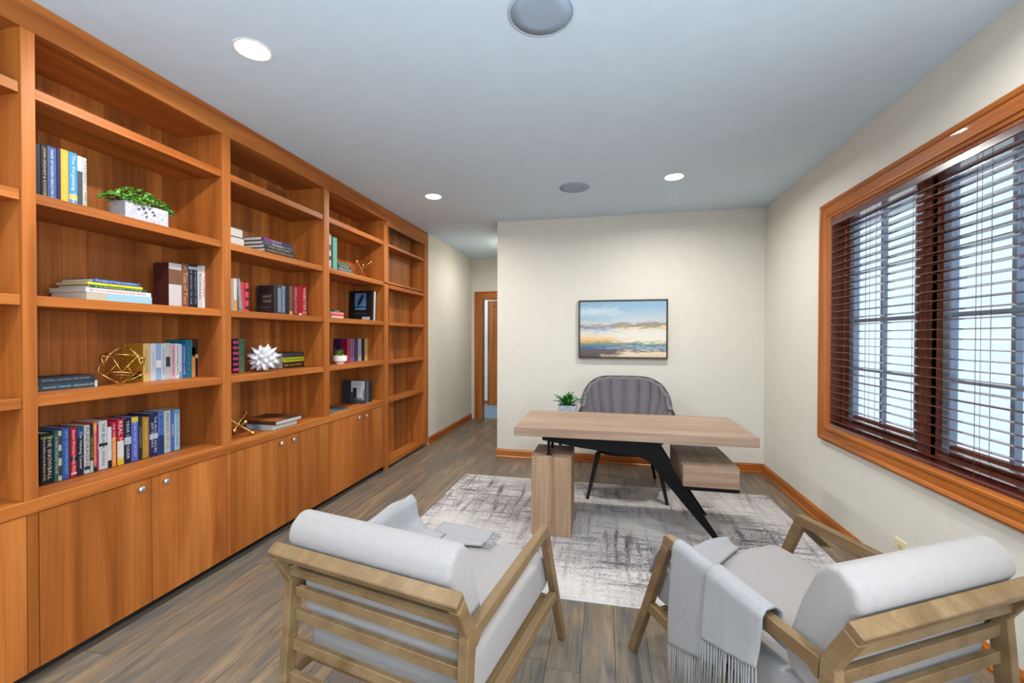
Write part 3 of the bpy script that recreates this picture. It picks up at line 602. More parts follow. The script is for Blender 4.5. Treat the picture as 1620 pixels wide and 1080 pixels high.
for (s, z) in ((0.070, 0), (0.084, 0.15), (0.074, 0.15), (0.072, 0.125)): A.append([m.bm.verts.new((a * s, b * s, z)) for a, b in ((-1,-1),(1,-1),(1,1),(-1,1))])
m.face(A[0][::-1]); m.face(A[-1])
for P, Q in zip(A, A[1:]):
    for k in range(4): m.face((P[k], P[(k+1) % 4], Q[(k+1) % 4], Q[k]))
m.build('pot', bluestone_m, t)
MB().box(-0.071, 0.071, -0.071, 0.071, 0.126, 0.138).build('soil', soil_m, t)
rr = random.Random(3)
for k in range(30):
    mm_ = MB(); blade(mm_, (rr.uniform(-.012, .012), rr.uniform(-.012, .012), 0.138), k * 2.39996, rr.uniform(0.17, 0.24), rr.uniform(0.45, 1.25), 0.0125, rr.uniform(0.2, 0.65)); mm_.build('leaf', blade_m, t, True)

# ------------------------------------------------------------------ painting
t = thing('framed_painting', 'abstract seascape painting in a thin bronze frame on the back wall', 'painting', (0.187, YB, 1.168))
fw, fh = 0.472, 0.642
fr = plain('bronze_frame', (74, 62, 46), 0.4, 0.4)
MB().box(-fw, fw, -0.048, -0.001, 0, 0.014).build('frame_rail', fr, t); MB().box(-fw, fw, -0.048, -0.001, fh - 0.014, fh).build('frame_rail', fr, t)
MB().box(-fw, -fw + 0.012, -0.048, -0.001, 0.0142, fh - 0.0142).build('frame_stile', fr, t); MB().box(fw - 0.012, fw, -0.048, -0.001, 0.0142, fh - 0.0142).build('frame_stile', fr, t)
MB().box(-fw + 0.017, fw - 0.017, -0.042, -0.003, 0.019, fh - 0.019).build('canvas', paint_mat(), t)

# ------------------------------------------------------------------ armchairs
W, T = 0.354, 0.032
def armchair(label, loc, yaw, wood_m):
    t = thing('armchair', label, 'armchair', (loc[0], loc[1], 0.0), yaw, 'wooden armchairs facing the desk')
    post = [(-0.975, 0), (-0.954, 0.252), (-0.927, 0.583), (-0.981, 0.681), (-0.945, 0.704), (-0.887, 0.592), (-0.884, 0.525), (-0.910, 0.279), (-0.937, 0)]
    arm = [(-0.8865, 0.590), (-0.266, 0.627), (-0.256, 0.620), (-0.243, 0.583), (-0.285, 0.580), (-0.300, 0.582), (-0.850, 0.549), (-0.880, 0.528)]
    leg = [(-0.287, 0.5795), (-0.2425, 0.5825), (0.0, 0.0), (-0.038, 0.0)]
    for s in (-1, 1):
        a, b = (s * (W - T), s * W) if s > 0 else (s * W, s * (W - T))
        MB().prism(post, 'x', a, b, 0.003).build('rear_leg', wood_m, t); MB().prism(arm, 'x', a, b, 0.003).build('arm', wood_m, t)
        MB().prism(leg, 'x', a, b, 0.003).build('front_leg', wood_m, t)
        MB().prism([(-0.909, 0.255), (-0.149, 0.255), (-0.167, 0.298), (-0.907, 0.298)], 'x', a, b, 0.003).build('side_rail', wood_m, t)
    MB().prism([(-0.9805, 0.6815), (-0.994, 0.706), (-0.958, 0.729), (-0.9445, 0.7045)], 'x', -W, W, 0.003).build('top_rail', wood_m, t)
    for (y, z0, z1) in ((-0.937, 0.611, 0.640), (-0.912, 0.525, 0.559), (-0.914, 0.447, 0.482), (-0.925, 0.354, 0.389), (-0.938, 0.252, 0.289)):
        MB().box(-W + T, W - T, y, y + 0.02, z0, z1, 0.002).build('back_slat', wood_m, t)
    MB().box(-W + T, W - T, -0.212, -0.192, 0.255, 0.298, 0.002).build('front_rail', wood_m, t)
    MB().box(-W + T, W - T, -0.86, -0.213, 0.278, 0.290).build('seat_board', wood_m, t)
    cx = W - T - 0.012
    seat = [(-0.865, 0.300), (-0.155, 0.300), (-0.128, 0.330), (-0.125, 0.395), (-0.150, 0.446), (-0.19, 0.462), (-0.50, 0.452), (-0.865, 0.440)]
    autosmooth(MB().prism(seat, 'x', -cx, cx, 0.022, 4).build('seat_cushion', cushion_m, t), 1.2)
    back = [(-0.880, 0.425), (-0.760, 0.460), (-0.745, 0.52), (-0.795, 0.680), (-0.835, 0.775), (-0.868, 0.812), (-0.905, 0.816), (-0.945, 0.785), (-0.958, 0.742), (-0.928, 0.690), (-0.892, 0.60)]
    autosmooth(MB().prism(back, 'x', -cx, cx, 0.02, 4).build('back_cushion', cushion_m, t), 1.2)
    return t
chA = armchair('pale linen armchair with slatted wooden back, standing nearest the bookcase', (-0.517, 2.081), -0.202, ash)
chB = armchair('pale linen armchair under the window with a throw over its arm', (0.414, 2.167), 0.505, ash)

# throws ------------------------------------------------------------
def lerp_path(P, s):
    L = [0]
    for a, b in zip(P, P[1:]): L.append(L[-1] + math.dist(a, b))
    d = s * L[-1]
    for k in range(len(P) - 1):
        if d <= L[k + 1] or k == len(P) - 2:
            f = (d - L[k]) / max(1e-9, L[k + 1] - L[k]); return tuple(P[k][q] + (P[k + 1][q] - P[k][q]) * f for q in range(len(P[k])))
def wob(a, b): return 0.004 * math.sin(a * 9 + b * 5) + 0.003 * math.sin(b * 14 - a * 6)
def fringe(name, t, pts, L, m, outdir, r=0.0022, n=4, seed=1):
    rg = random.Random(seed); mb = MB()
    for p in pts:
        p = Vector(p); ln = L * rg.uniform(0.85, 1.05); j = Vector((rg.uniform(-.006, .006), rg.uniform(-.006, .006), 0)); d = Vector(outdir)
        mb.tube([p, p + d * ln * 0.5 + j * 0.5, p + d * ln + j], [r * 0.7, r, r * 0.8], n)
    return mb.build(name, m, t, True)
tb = thing('throw_blanket', 'pale grey woven throw with long fringe hanging over a chair arm', 'throw blanket', (0.414, 2.167, 0.0), 0.505)
def over_arm(y0, y1, out, hem0, hem1, inner):
    def f(u, v):
        y = y0 + (y1 - y0) * u; zt = 0.627 + (y + 0.266) * 0.0597 + out + 0.006; hz = hem0 + (hem1 - hem0) * u
        P = [(inner, 0.474 + out), (-0.285, 0.480 + out), (-0.310 + out, 0.53), (-0.316 + out, zt - 0.02), (-0.324, zt), (-0.352 - out * 0.5, zt), (-0.3615 - out, zt - 0.02), (-0.366 - out, zt - 0.12), (-0.374 - out, hz)]
        x, z = lerp_path(P, v); k = max(0, (v - 0.45)); return Vector((x - 0.5 * k * abs(wob(u * 2, v)) - 0.003 * k * (1 + math.sin(u * 17)), y + wob(v, u) * 0.6, z + (0.004 * math.sin(u * 11) if v < 0.3 else 0)))
    return f
f1 = over_arm(-0.325, -0.57, 0.003, 0.245, 0.335, -0.12); sheet('throw_panel', f1, 30, 48, throw_m, tb)
f2 = over_arm(-0.515, -0.735, 0.016, 0.395, 0.455, -0.262); sheet('throw_panel', f2, 26, 48, throw_m, tb)
def seatpart(u, v):
    a = (-0.292 + 0.375 * u); fr = -0.075 - 0.02 * u; bk = -0.33 + 0.14 * u ** 1.5
    y = fr + (bk - fr) * v; z = 0.482 + 0.012 * math.sin(u * 7 + v * 5) * (1 - u) + 0.010 * math.sin(v * 6)
    if v < 0.30: z -= 0.11 * (1 - v / 0.30) ** 1.6
    return Vector((a, y - 0.01 * math.sin(u * 6), z))
sheet('throw_seat_fold', seatpart, 30, 26, throw_m, tb, 0.012)
fringe('fringe', tb, [f1(k / 24, 1.0) for k in range(25)], 0.15, throw_m, (-0.02, 0, -1), 0.0030, seed=2)
fringe('fringe', tb, [f2(k / 20, 1.0) for k in range(21)], 0.15, throw_m, (-0.02, 0, -1), 0.0030, seed=4)
ta = thing('throw_blanket', 'pale grey fringed throw lying across a seat and over the arm on the bookcase side', 'throw blanket', (-0.517, 2.081, 0.0), -0.202)
def fa(u, v):
    y = -0.63 + 0.35 * u; zt = 0.627 + (y + 0.266) * 0.0597 + 0.012
    P = [(-0.372, 0.46), (-0.368, zt - 0.04), (-0.356, zt + 0.004), (-0.338, zt + 0.010), (-0.315, zt - 0.015), (-0.300, 0.55), (-0.25, 0.490), (-0.11 - 0.05 * u, 0.484)]
    x, z = lerp_path(P, v); return Vector((x, y + 0.012 * math.sin(v * 6) + 0.05 * v, z + 0.006 * math.sin(u * 9 + v * 7)))
sheet('throw_panel', fa, 26, 44, throw_m, ta, 0.008)
def fb_(u, v):
    x = -0.235 + 0.275 * v; y0, y1 = -0.325 + 0.07 * v, -0.135
    return Vector((x, y0 + (y1 - y0) * u, 0.474 + 0.005 * math.sin(u * 8) + (0.006 if u > 0.5 else 0)))
sheet('throw_tail', fb_, 20, 26, throw_m, ta, 0.008)
fringe('fringe', ta, [fb_(k / 16, 1.0) for k in range(17)], 0.045, throw_m, (1, 0.1, -0.12), 0.0022, seed=6)

# ------------------------------------------------------------------ books
COL = {}
def cm(rgb, rough=0.55): return plain('cloth_%d_%d_%d' % tuple(rgb), tuple(v * 0.88 for v in rgb), rough, spec=0.3)
WHITE_T = (236, 234, 228); GOLD_T = (206, 176, 96); BLACK_T = (28, 28, 30)
BOOKN = [0]
def book(label, loc, T_, L_, D_, col, group, rot=(0, 0, 0), text=None, tcol=WHITE_T, bands=(), flip=False, cover_text=None, art=None, size=0.6, two=None):
    """spine faces +x, thickness along +y, length along +z; rot lays or leans it"""
    t = thing('book', label, 'book', loc, 0, group); t.rotation_euler = rot; c = cm(col); b = 0.002
    m = MB(); m.box(-0.004, 0, 0, T_, 0, L_, min(0.0012, T_ * 0.2)); m.box(-D_, -0.004, 0, b, 0, L_); m.box(-D_, -0.004, T_ - b, T_, 0, L_); m.build('cover', c, t)
    MB().box(-D_ + 0.004, -0.0045, b, T_ - b, 0.003, L_ - 0.003).build('page_block', paper_m, t)
    for (z0, z1, bc) in bands: MB().box(-0.001, 0.0005, 0.0004, T_ - 0.0004, L_ * z0, L_ * z1).build('spine_band', cm(bc), t)
    xd, yd = ((0, 0, -1), (0, 1, 0)) if not flip else ((0, 0, 1), (0, -1, 0))
    if text:
        if two: 
            lettering(text, t, (0.0010, T_ * 0.68, L_ * 0.5), xd, yd, L_ * 0.84, T_ * 0.30, cm(tcol)); lettering(two, t, (0.0010, T_ * 0.28, L_ * 0.5), xd, yd, L_ * 0.84, T_ * 0.30, cm(tcol))
        else: lettering(text, t, (0.0010, T_ * 0.5, L_ * 0.52), xd, yd, L_ * 0.86, T_ * size, cm(tcol))
    for s in (cover_text or ()):
        lettering(s[0], t, (-D_ * s[1], -0.0006, L_ * s[2]), (1, 0, 0), (0, 0, 1), D_ * s[3], L_ * s[4], cm(s[5]))
    for (x0, x1, z0, z1, ac) in (art or ()):
        MB().box(-D_ * x1, -D_ * x0, -0.0005, 0.0002, L_ * z0, L_ * z1).build('cover_art', ac if not isinstance(ac, tuple) else cm(ac), t)
    return t
LAY = (PI / 2, 0, 0)
def row(items, X, z, D_, group):
    for it in items:
        y0, y1, h, col, lab = it[:5]; kw = it[5] if len(it) > 5 else {}
        book(lab, (X, y0 + 0.0005, z), y1 - y0 - 0.001, h, kw.pop('D', D_), col, group, **kw)
def stack(items, z, group):
    for it in items:
        y0, y1, zt, X, D_, col, lab = it[:7]; kw = it[7] if len(it) > 7 else {}
        book(lab, (X, y1, z + 0.0003), zt - z - 0.0004 if False else zt - 0.0006, y1 - y0, D_, col, group, rot=LAY, **kw); z += zt
G1 = 'books beside the leafy planter'
row([(1.3535, 1.372, 0.240, (18, 26, 44), 'dark navy book touching the bookcase side, beside a black gold-lettered spine'),
     (1.372, 1.393, 0.243, (22, 22, 26), 'black book with gold lettering on the shelf of the leafy planter', dict(text='JOHN GRISHAM & ROOSTER', tcol=(222, 190, 120), bands=((0.0, 0.1, (196, 110, 60)),))),
     (1.393, 1.426, 0.246, (62, 92, 150), 'mid blue book with white lettering on the shelf of the leafy planter', dict(text='MAKER OF MODERN GRACE FOR US', size=0.35)),
     (1.426, 1.440, 0.249, (32, 34, 82), 'thin dark indigo book between mid blue and yellow spines'),
     (1.440, 1.469, 0.253, (216, 180, 62), 'golden yellow book on the shelf of the leafy planter', dict(text='UNCERTAINTY AND WINNING', tcol=(236, 214, 130), size=0.4, bands=((0.0, 0.05, WHITE_T),))),
     (1.469, 1.501, 0.253, (66, 150, 196), 'sky blue book with pale title beside white spines', dict(text='The Forgetting Tree', tcol=(226, 236, 240), size=0.5, bands=((0.16, 0.25, (226, 190, 90)),))),
     (1.501, 1.522, 0.248, (214, 214, 212), 'white book with dark lower spine next to the sky blue book', dict(bands=((0.1, 0.72, (70, 76, 84)),))),
     (1.522, 1.538, 0.247, (222, 224, 206), 'cream book at the open end of the row, near the leafy planter', dict(text='A WILDERNESS SO IMMENSE', tcol=BLACK_T, size=0.65, bands=((0.0, 0.1, WHITE_T),)))], -2.35, SH[1], 0.175, G1)
tag(MB().box(-2.42, -2.40, 1.2925, 1.30, SH[1], SH[1] + 0.345).build('tall_folder', cm((60, 62, 66))), 'tall thin grey folder standing against the bookcase side', 'folder')
G2 = 'books on the shelf with the bicycle manual'
stack([(1.500, 1.790, 0.039, -2.30, 0.22, (156, 196, 210), 'thick pale blue photo book at the bottom of the five-book stack', dict(bands=((0.72, 1.0, (190, 182, 160)),))),
       (1.500, 1.787, 0.021, -2.302, 0.23, (232, 232, 228), 'white manual with red title in the five-book stack', dict(text='BICYCLE MAINTENANCE AND REPAIR', tcol=(190, 50, 60), size=0.75)),
       (1.517, 1.767, 0.014, -2.302, 0.20, (40, 84, 56), 'thin dark green book in the middle of the five-book stack', dict(text='A SUSTAINABLE COURSE', tcol=(190, 206, 130))),
       (1.510, 1.749, 0.012, -2.306, 0.20, (236, 216, 40), 'thin bright yellow book second from the top of the five-book stack', dict(text='guide to practice', tcol=(150, 140, 60))),
       (1.531, 1.738, 0.018, -2.306, 0.20, (52, 86, 150), 'blue book on top of the five-book stack', dict(text='Principles of Trade and Reform', tcol=(220, 226, 236)))], SH[2], G2)
row([(1.930, 2.006, 0.248, (206, 198, 198), 'thick whitish book with a figure on its spine behind maroon cover', dict(bands=((0.52, 0.86, (120, 84, 60)),), art=((0, 1, 0, 1, (74, 30, 26)),), D=0.105)),
     (2.006, 2.047, 0.256, (128, 78, 60), 'brown book with ornate gold lettering beside two navy spines', dict(text='A Tale of Two', tcol=(206, 170, 120))),
     (2.047, 2.076, 0.260, (26, 34, 46), 'dark navy book with pale crest next to a brown spine', dict(text='THE HISTORY OF THE', tcol=(170, 176, 186), size=0.35, bands=((0.88, 0.94, (190, 196, 202)),))),
     (2.076, 2.104, 0.262, (28, 36, 48), 'dark navy book with pale crest next to a white spine', dict(text='THE HISTORY OF THE', tcol=(170, 176, 186), size=0.35, bands=((0.88, 0.94, (190, 196, 202)),))),
     (2.104, 2.132, 0.258, (206, 204, 206), 'white book with purple block lettering next to navy spines', dict(text='ROMANS', tcol=(86, 74, 130))),
     (2.132, 2.153, 0.262, (230, 228, 222), 'white book with red lettering against the bookcase side', dict(text='CALORIES', tcol=(170, 60, 90)))], -2.365, SH[2], 0.18, G2)
G3 = 'books on the shelf with the gold geometric frame'
stack([(1.402, 1.628, 0.032, -2.42, 0.14, (48, 74, 88), 'slate blue paperback lying lowest, upside-down lettering', dict(text='AGE OF SWORDS   MICHAEL J. SULLIVAN', flip=True, tcol=(206, 216, 222), bands=((0.03, 0.08, WHITE_T),))),
       (1.402, 1.610, 0.028, -2.424, 0.14, (52, 66, 80), 'slate grey paperback lying on top of the slate blue paperback', dict(text='MICHAEL J. SULLIVAN  AGE OF WAR', tcol=(190, 196, 206)))], SH[3], G3)
row([(1.834, 1.871, 0.206, (222, 186, 116), 'tan and gold book with its ochre cover facing out', dict(art=((0.0, 1, 0, 1, (186, 130, 30)), (0.10, 0.55, 0.10, 0.26, (200, 170, 110))), text='the art of life', tcol=(120, 96, 110), size=0.3)),
     (1.872, 1.903, 0.206, (206, 216, 222), 'very pale blue book beside the tan and gold book', dict(text='gathering moss', tcol=(110, 120, 140), size=0.3)),
     (1.903, 1.930, 0.205, (150, 176, 216), 'light blue book with white centre band', dict(bands=((0.35, 0.55, WHITE_T),))),
     (1.930, 1.957, 0.205, (200, 212, 226), 'pale grey-blue book with small emblem', dict(text='OCEAN LIGHT', tcol=(80, 96, 130), size=0.4)),
     (1.957, 1.981, 0.208, (196, 200, 180), 'pale sage book with a dark middle band beside a pink spine', dict(bands=((0.35, 0.62, (50, 60, 52)),))),
     (1.982, 2.014, 0.204, (218, 182, 196), 'pale pink book in the row beside the gold geometric frame', dict(text='THE PARIS WIFE', tcol=(120, 70, 96), size=0.4)),
     (2.014, 2.034, 0.203, (232, 232, 230), 'white book with black title right of the pale pink book', dict(text='INDOMITABLE WILL', tcol=BLACK_T)),
     (2.034, 2.052, 0.200, (196, 216, 226), 'narrow ice blue book between white and royal blue spines', dict(bands=((0.0, 0.2, (120, 170, 180)),))),
     (2.052, 2.075, 0.197, (58, 88, 172), 'royal blue book beside the tall teal book', dict(text='SWIMMING HOME', size=0.4)),
     (2.075, 2.113, 0.225, (22, 116, 140), 'tall teal book with plain spine', dict(text='THE QUIET SHORE', tcol=(120, 190, 200), size=0.25)),
     (2.113, 2.136, 0.225, (222, 146, 70), 'orange book with dark upper spine beside the tall teal book', dict(bands=((0.55, 1.0, (60, 46, 40)), (0.6, 0.8, (210, 110, 50))))),
     (2.136, 2.152, 0.228, (32, 34, 38), 'black book with pale band against the bookcase side', dict(bands=((0.5, 0.6, (190, 190, 150)),)))], -2.42, SH[3], 0.145, G3)
G4 = 'row of books on the counter'
row([(1.397, 1.443, 0.226, (24, 24, 24), 'thick black book with white lettering at the stile end of the counter row', dict(text='THE SNOWBALL', two='Warren Buffett and the Business of Life', tcol=(222, 216, 200), bands=((0.90, 0.93, (120, 150, 60)),))),
     (1.445, 1.460, 0.228, (46, 98, 98), 'narrow dark teal book on the counter row', dict(text='A MAN CALLED VALUE', tcol=(196, 216, 210), size=0.5)),
     (1.460, 1.473, 0.226, (206, 196, 160), 'narrow cream patterned book between teal and blue books', dict(bands=((0.1, 0.3, (60, 60, 50)), (0.45, 0.6, (60, 66, 60)), (0.72, 0.9, (70, 70, 60))))),
     (1.474, 1.501, 0.235, (46, 96, 168), 'cobalt blue book with pale blue title on the counter row', dict(text='LEWIS  THE UNDOING PROJECT', tcol=(150, 190, 226), size=0.5)),
     (1.506, 1.529, 0.230, (200, 30, 46), 'bright red book with black square between cobalt and navy books', dict(text='Smart Women Finish Rich', size=0.5, bands=((0.33, 0.42, (20, 20, 24)), (0.06, 0.09, WHITE_T)))),
     (1.530, 1.557, 0.227, (26, 34, 56), 'navy book with blue top band and white script title', dict(text='The Valuing Center', size=0.5, bands=((0.80, 1.0, (46, 76, 140)),))),
     (1.558, 1.582, 0.231, (206, 206, 200), 'off-white fundraising book with grey capitals on spine', dict(text='FUNDRAISING', tcol=(60, 60, 60), size=0.6, bands=((0.08, 0.15, (60, 60, 64)),))),
     (1.582, 1.595, 0.229, (40, 46, 40), 'narrow dark olive book between fundraising book and orange spine', dict(text='REAL ESTATE', tcol=(190, 180, 90), bands=((0.0, 0.25, (190, 200, 196)),))),
     (1.596, 1.610, 0.236, (216, 86, 56), 'narrow orange-red book with black foot on the counter row', dict(text='TREVOR INVESTS PRIVATE INVESTORS', tcol=(240, 220, 190), bands=((0.82, 1.0, (236, 160, 60)), (0.0, 0.14, (24, 22, 22))))),
     (1.610, 1.619, 0.225, (176, 40, 80), 'very thin crimson book beside the wide white one', dict(text='MONEY', size=0.5)),
     (1.619, 1.656, 0.240, (212, 212, 214), 'wide white book with tiny black bird on the counter row', dict(text='THE BLACK SWAN', tcol=(60, 60, 66), size=0.35, bands=((0.48, 0.54, (30, 30, 34)),))),
     (1.657, 1.675, 0.203, (224, 226, 226), 'short white book with black foot next to the wide white one', dict(text='stories', tcol=(160, 164, 170), size=0.4, bands=((0.0, 0.18, (30, 30, 32)),))),
     (1.675, 1.695, 0.225, (196, 40, 76), 'crimson book with orange lower half on the counter row', dict(text='THE TOTAL MONEY PLAN', size=0.45, bands=((0.0, 0.66, (240, 150, 60)),))),
     (1.699, 1.730, 0.235, (196, 30, 44), 'red, white and yellow striped book on the counter row', dict(text='REAL MONEY', bands=((0.0, 0.16, (236, 200, 50)), (0.16, 0.52, (232, 228, 220))))),
     (1.732, 1.766, 0.230, (24, 36, 66), 'navy book with white oval marks after the striped book', dict(text='YEAR OF YODER', size=0.4, bands=((0.42, 0.58, (190, 200, 206)),))),
     (1.767, 1.800, 0.232, (96, 110, 206), 'periwinkle book with a yellow top band', dict(text='THE BIG SHORT HISTORY', tcol=(206, 210, 240), size=0.35, bands=((0.88, 1.0, (240, 206, 50)),))),
     (1.801, 1.820, 0.232, (34, 48, 44), 'dark green-black book between periwinkle and mustard books', dict(text='STILLNESS', tcol=(150, 160, 130))),
     (1.822, 1.855, 0.221, (190, 142, 46), 'mustard brown book on the counter row', dict(text='THE GOLDEN THREAD', tcol=(226, 196, 130), size=0.4)),
     (1.857, 1.903, 0.234, (38, 42, 96), 'wide indigo book with a pale middle band', dict(text='THE FROZEN HOURS', two='JEFF SHAARA', tcol=(226, 226, 236), bands=((0.40, 0.52, (196, 202, 216)),))),
     (1.904, 1.936, 0.232, (84, 126, 200), 'cornflower blue book with darker foot', dict(text='BLUE COAST', tcol=(40, 60, 110), size=0.45, bands=((0.0, 0.45, (40, 62, 110)),))),
     (1.938, 1.973, 0.235, (202, 208, 204), 'grey-white book between two blue books near the end of the counter row', dict(text='MAKING OF US', tcol=(70, 80, 76), size=0.45)),
     (1.974, 1.995, 0.231, (76, 112, 186), 'narrow blue book next to the last ice blue one', dict(text='RIVERS', size=0.5)),
     (1.996, 2.028, 0.233, (170, 204, 224), 'ice blue book at the open end of the counter row', dict(text='THE OUTER LANDS', tcol=(60, 100, 140), size=0.4, bands=((0.9, 1.0, (110, 170, 206)),)))], -2.41, ZC, 0.145, G4)
G5 = 'books lying on the upper shelf of the spiky-ball bay'
book('thick book with pale page edges outward, lying lowest beside the dark stack', (-2.51, 2.25, SH[1] + 0.0003), 0.078, 0.192, 0.15, (64, 68, 84), G5, rot=(PI / 2, 0, PI))
book('thick book with pale page edges outward, lying on another one like it', (-2.51, 2.25, SH[1] + 0.0793), 0.058, 0.186, 0.145, (64, 68, 84), G5, rot=(PI / 2, 0, PI))
stack([(2.605, 2.914, 0.030, -2.34, 0.20, (44, 40, 38), 'black and yellow book at the bottom of the dark stack', dict(text='THE WAY HOME', tcol=(220, 200, 120))),
       (2.60, 2.905, 0.024, -2.345, 0.21, (60, 48, 36), 'dark brown book with gilt spine low in the dark stack', dict(text='VANISHING AMERICA GOLD', tcol=(200, 170, 110))),
       (2.592, 2.898, 0.024, -2.345, 0.21, (52, 54, 56), 'charcoal book in the middle of the dark stack', dict(text='THE CENTURY', tcol=(180, 180, 170))),
       (2.583, 2.880, 0.024, -2.35, 0.21, (84, 88, 96), 'slate grey book second from the top of the dark stack', dict(text='WINGS', tcol=(220, 220, 220))),
       (2.574, 2.888, 0.024, -2.35, 0.21, (36, 44, 84), 'navy and magenta book on top of the dark stack', dict(text='LIGHT', tcol=(220, 220, 230), bands=((0.62, 0.92, (150, 50, 130)),)))], SH[1], G5)
G6 = 'books on the shelf with the red dictionaries'
lean = (0.10, 0, 0)
book('white book with small orange pictures leaning behind the stile', (-2.33, 2.325, SH[2] + 0.0005), 0.022, 0.210, 0.16, (226, 214, 200), G6, bands=((0.05, 0.35, (226, 150, 70)),))
book('grey book leaning towards the stile', (-2.335, 2.372, SH[2] + 0.0005), 0.026, 0.214, 0.16, (132, 136, 140), G6, rot=(0.09, 0, 0), text='THE GREAT WAR', tcol=(210, 210, 210), size=0.4)
book('coral red book leaning on the grey book', (-2.34, 2.402, SH[2] + 0.0005), 0.022, 0.195, 0.16, (206, 66, 78), G6, rot=(0.085, 0, 0))
book('bright coral red book with black and white edge, upright', (-2.34, 2.426, SH[2] + 0.0005), 0.026, 0.196, 0.16, (214, 70, 84), G6, bands=((0.1, 0.2, (30, 30, 30)), (0.4, 0.5, (60, 40, 40)), (0.7, 0.8, (30, 30, 30))))
row([(2.700, 2.736, 0.212, (52, 40, 38), 'dark brown book with its lettered cover facing out', dict(D=0.13, cover_text=[('GREAT', 0.46, 0.62, 0.62, 0.13, (170, 160, 156)), ('TALES', 0.46, 0.46, 0.56, 0.13, (170, 160, 156)), ('LITERATURE', 0.5, 0.24, 0.5, 0.05, (140, 130, 126))])),
     (2.737, 2.772, 0.216, (66, 84, 104), 'blue-grey book with white flame pattern beside the brown cover', dict(bands=((0.1, 0.9, (120, 140, 160)),))),
     (2.772, 2.817, 0.222, (70, 88, 106), 'blue-grey book with white flame pattern beside a navy spine', dict(text='BIOGRAPHIES', tcol=(206, 216, 224))),
     (2.817, 2.857, 0.226, (22, 28, 38), 'wide near-black navy book between patterned and brown spines'),
     (2.858, 2.890, 0.228, (110, 84, 58), 'brown book with gold foot beside the dark red book', dict(bands=((0.0, 0.14, (206, 170, 96)),))),
     (2.891, 2.960, 0.236, (140, 22, 36), 'wide dark red book with pale script lettering', dict(text='WORLD ATLAS', tcol=(226, 180, 176), size=0.5)),
     (2.962, 2.996, 0.242, (190, 30, 44), 'red book with white foot beside the dictionary', dict(bands=((0.02, 0.1, WHITE_T),))),
     (2.997, 3.054, 0.244, (206, 28, 42), "wide bright red dictionary with large white capitals", dict(text="WEBSTER'S", size=0.6, bands=((0.0, 0.16, (216, 90, 60)),)))], -2.36, SH[2], 0.18, G6)
G7 = 'books beside the spiky ball'
row([(2.403, 2.451, 0.229, (28, 26, 30), 'black book with pink square marks by the stile', dict(bands=tuple((0.06 + k * 0.16, 0.14 + k * 0.16, (216, 60, 120)) for k in range(6)))),
     (2.452, 2.498, 0.228, (70, 122, 92), 'green book with mottled lower spine beside the pink-marked book', dict(bands=((0.85, 0.92, (30, 110, 90)), (0.0, 0.5, (110, 126, 100))))) ], -2.42, SH[3], 0.145, G7)
stack([(2.857, 3.095, 0.046, -2.42, 0.14, (44, 30, 24), 'dark book with glowing gold title at the bottom beside the spiky ball', dict(text='THE GOLD KNOT', tcol=(226, 170, 60))),
       (2.857, 3.095, 0.037, -2.42, 0.14, (206, 214, 40), 'lime yellow book in the middle beside the spiky ball', dict(text='Critical Leverage', tcol=(60, 66, 20), size=0.5)),
       (2.857, 3.090, 0.037, -2.42, 0.14, (54, 62, 66), 'dark grey book on top beside the spiky ball', dict(text='NIGHT TRAIN', tcol=(110, 120, 124), size=0.5))], SH[3], G7)
G8 = 'large books lying on the counter of the spiky-ball bay'
def flat_book(lab, loc, rz, L_, D_, T_, col, group, **kw):
    # lying flat, spine along local x at its -y edge
    t = thing('book', lab, 'book', loc, rz, group); c = cm(col); b = 0.0025
    m = MB(); m.box(0, L_, 0, 0.004, 0, T_, 0.001); m.box(0, L_, 0.004, D_, 0, b); m.box(0, L_, 0.004, D_, T_ - b, T_); m.build('cover', c, t)
    MB().box(0.004, L_ - 0.004, 0.0045, D_ - 0.004, b, T_ - b).build('page_block', paper_m, t)
    for (x0, x1, bc) in kw.get('bands', ()): MB().box(L_ * x0, L_ * x1, -0.0005, 0.001, 0.0005, T_ - 0.0005).build('spine_band', cm(bc), t)
    for (x0, x1, y0, y1, ac) in kw.get('art', ()): MB().box(L_ * x0, L_ * x1, D_ * y0, D_ * y1, T_ - 0.0004, T_ + 0.0006).build('cover_art', cm(ac), t)
    if kw.get('text'): lettering(kw['text'], t, (L_ * 0.42, -0.0008, T_ * 0.5), (1, 0, 0), (0, 0, 1), L_ * 0.2, T_ * 0.5, cm(WHITE_T))
    return t
flat_book('large grey and blue striped book lying under a brown book', (-2.545, 2.565, ZC), 0.0, 0.288, 0.25, 0.036, (150, 150, 156), G8, bands=((0.05, 0.25, (70, 78, 90)), (0.25, 0.42, (178, 178, 184)), (0.42, 0.66, (120, 132, 150)), (0.66, 1, (176, 174, 176))), text='PHOTO')
flat_book('large brown book lying on the grey striped one', (-2.535, 2.575, ZC + 0.0365), 0.0, 0.296, 0.265, 0.026, (78, 46, 30), G8, art=((0.0, 1, 0.0, 0.42, (170, 92, 40)),))
G9 = 'books beside the crossed gold rods'
row([(3.345, 3.372, 0.330, (206, 204, 200), 'tall white book with dark speckles by the stile of the crossed rods shelf', dict(bands=((0.3, 0.4, (60, 60, 60)), (0.55, 0.7, (90, 86, 80)), (0.05, 0.15, (200, 170, 80))))),
     (3.373, 3.398, 0.318, (52, 74, 84), 'tall dark slate book between white and mint spines'),
     (3.399, 3.458, 0.312, (110, 176, 158), 'tall mint green book on the crossed rods shelf')], -2.36, SH[1], 0.20, G9)
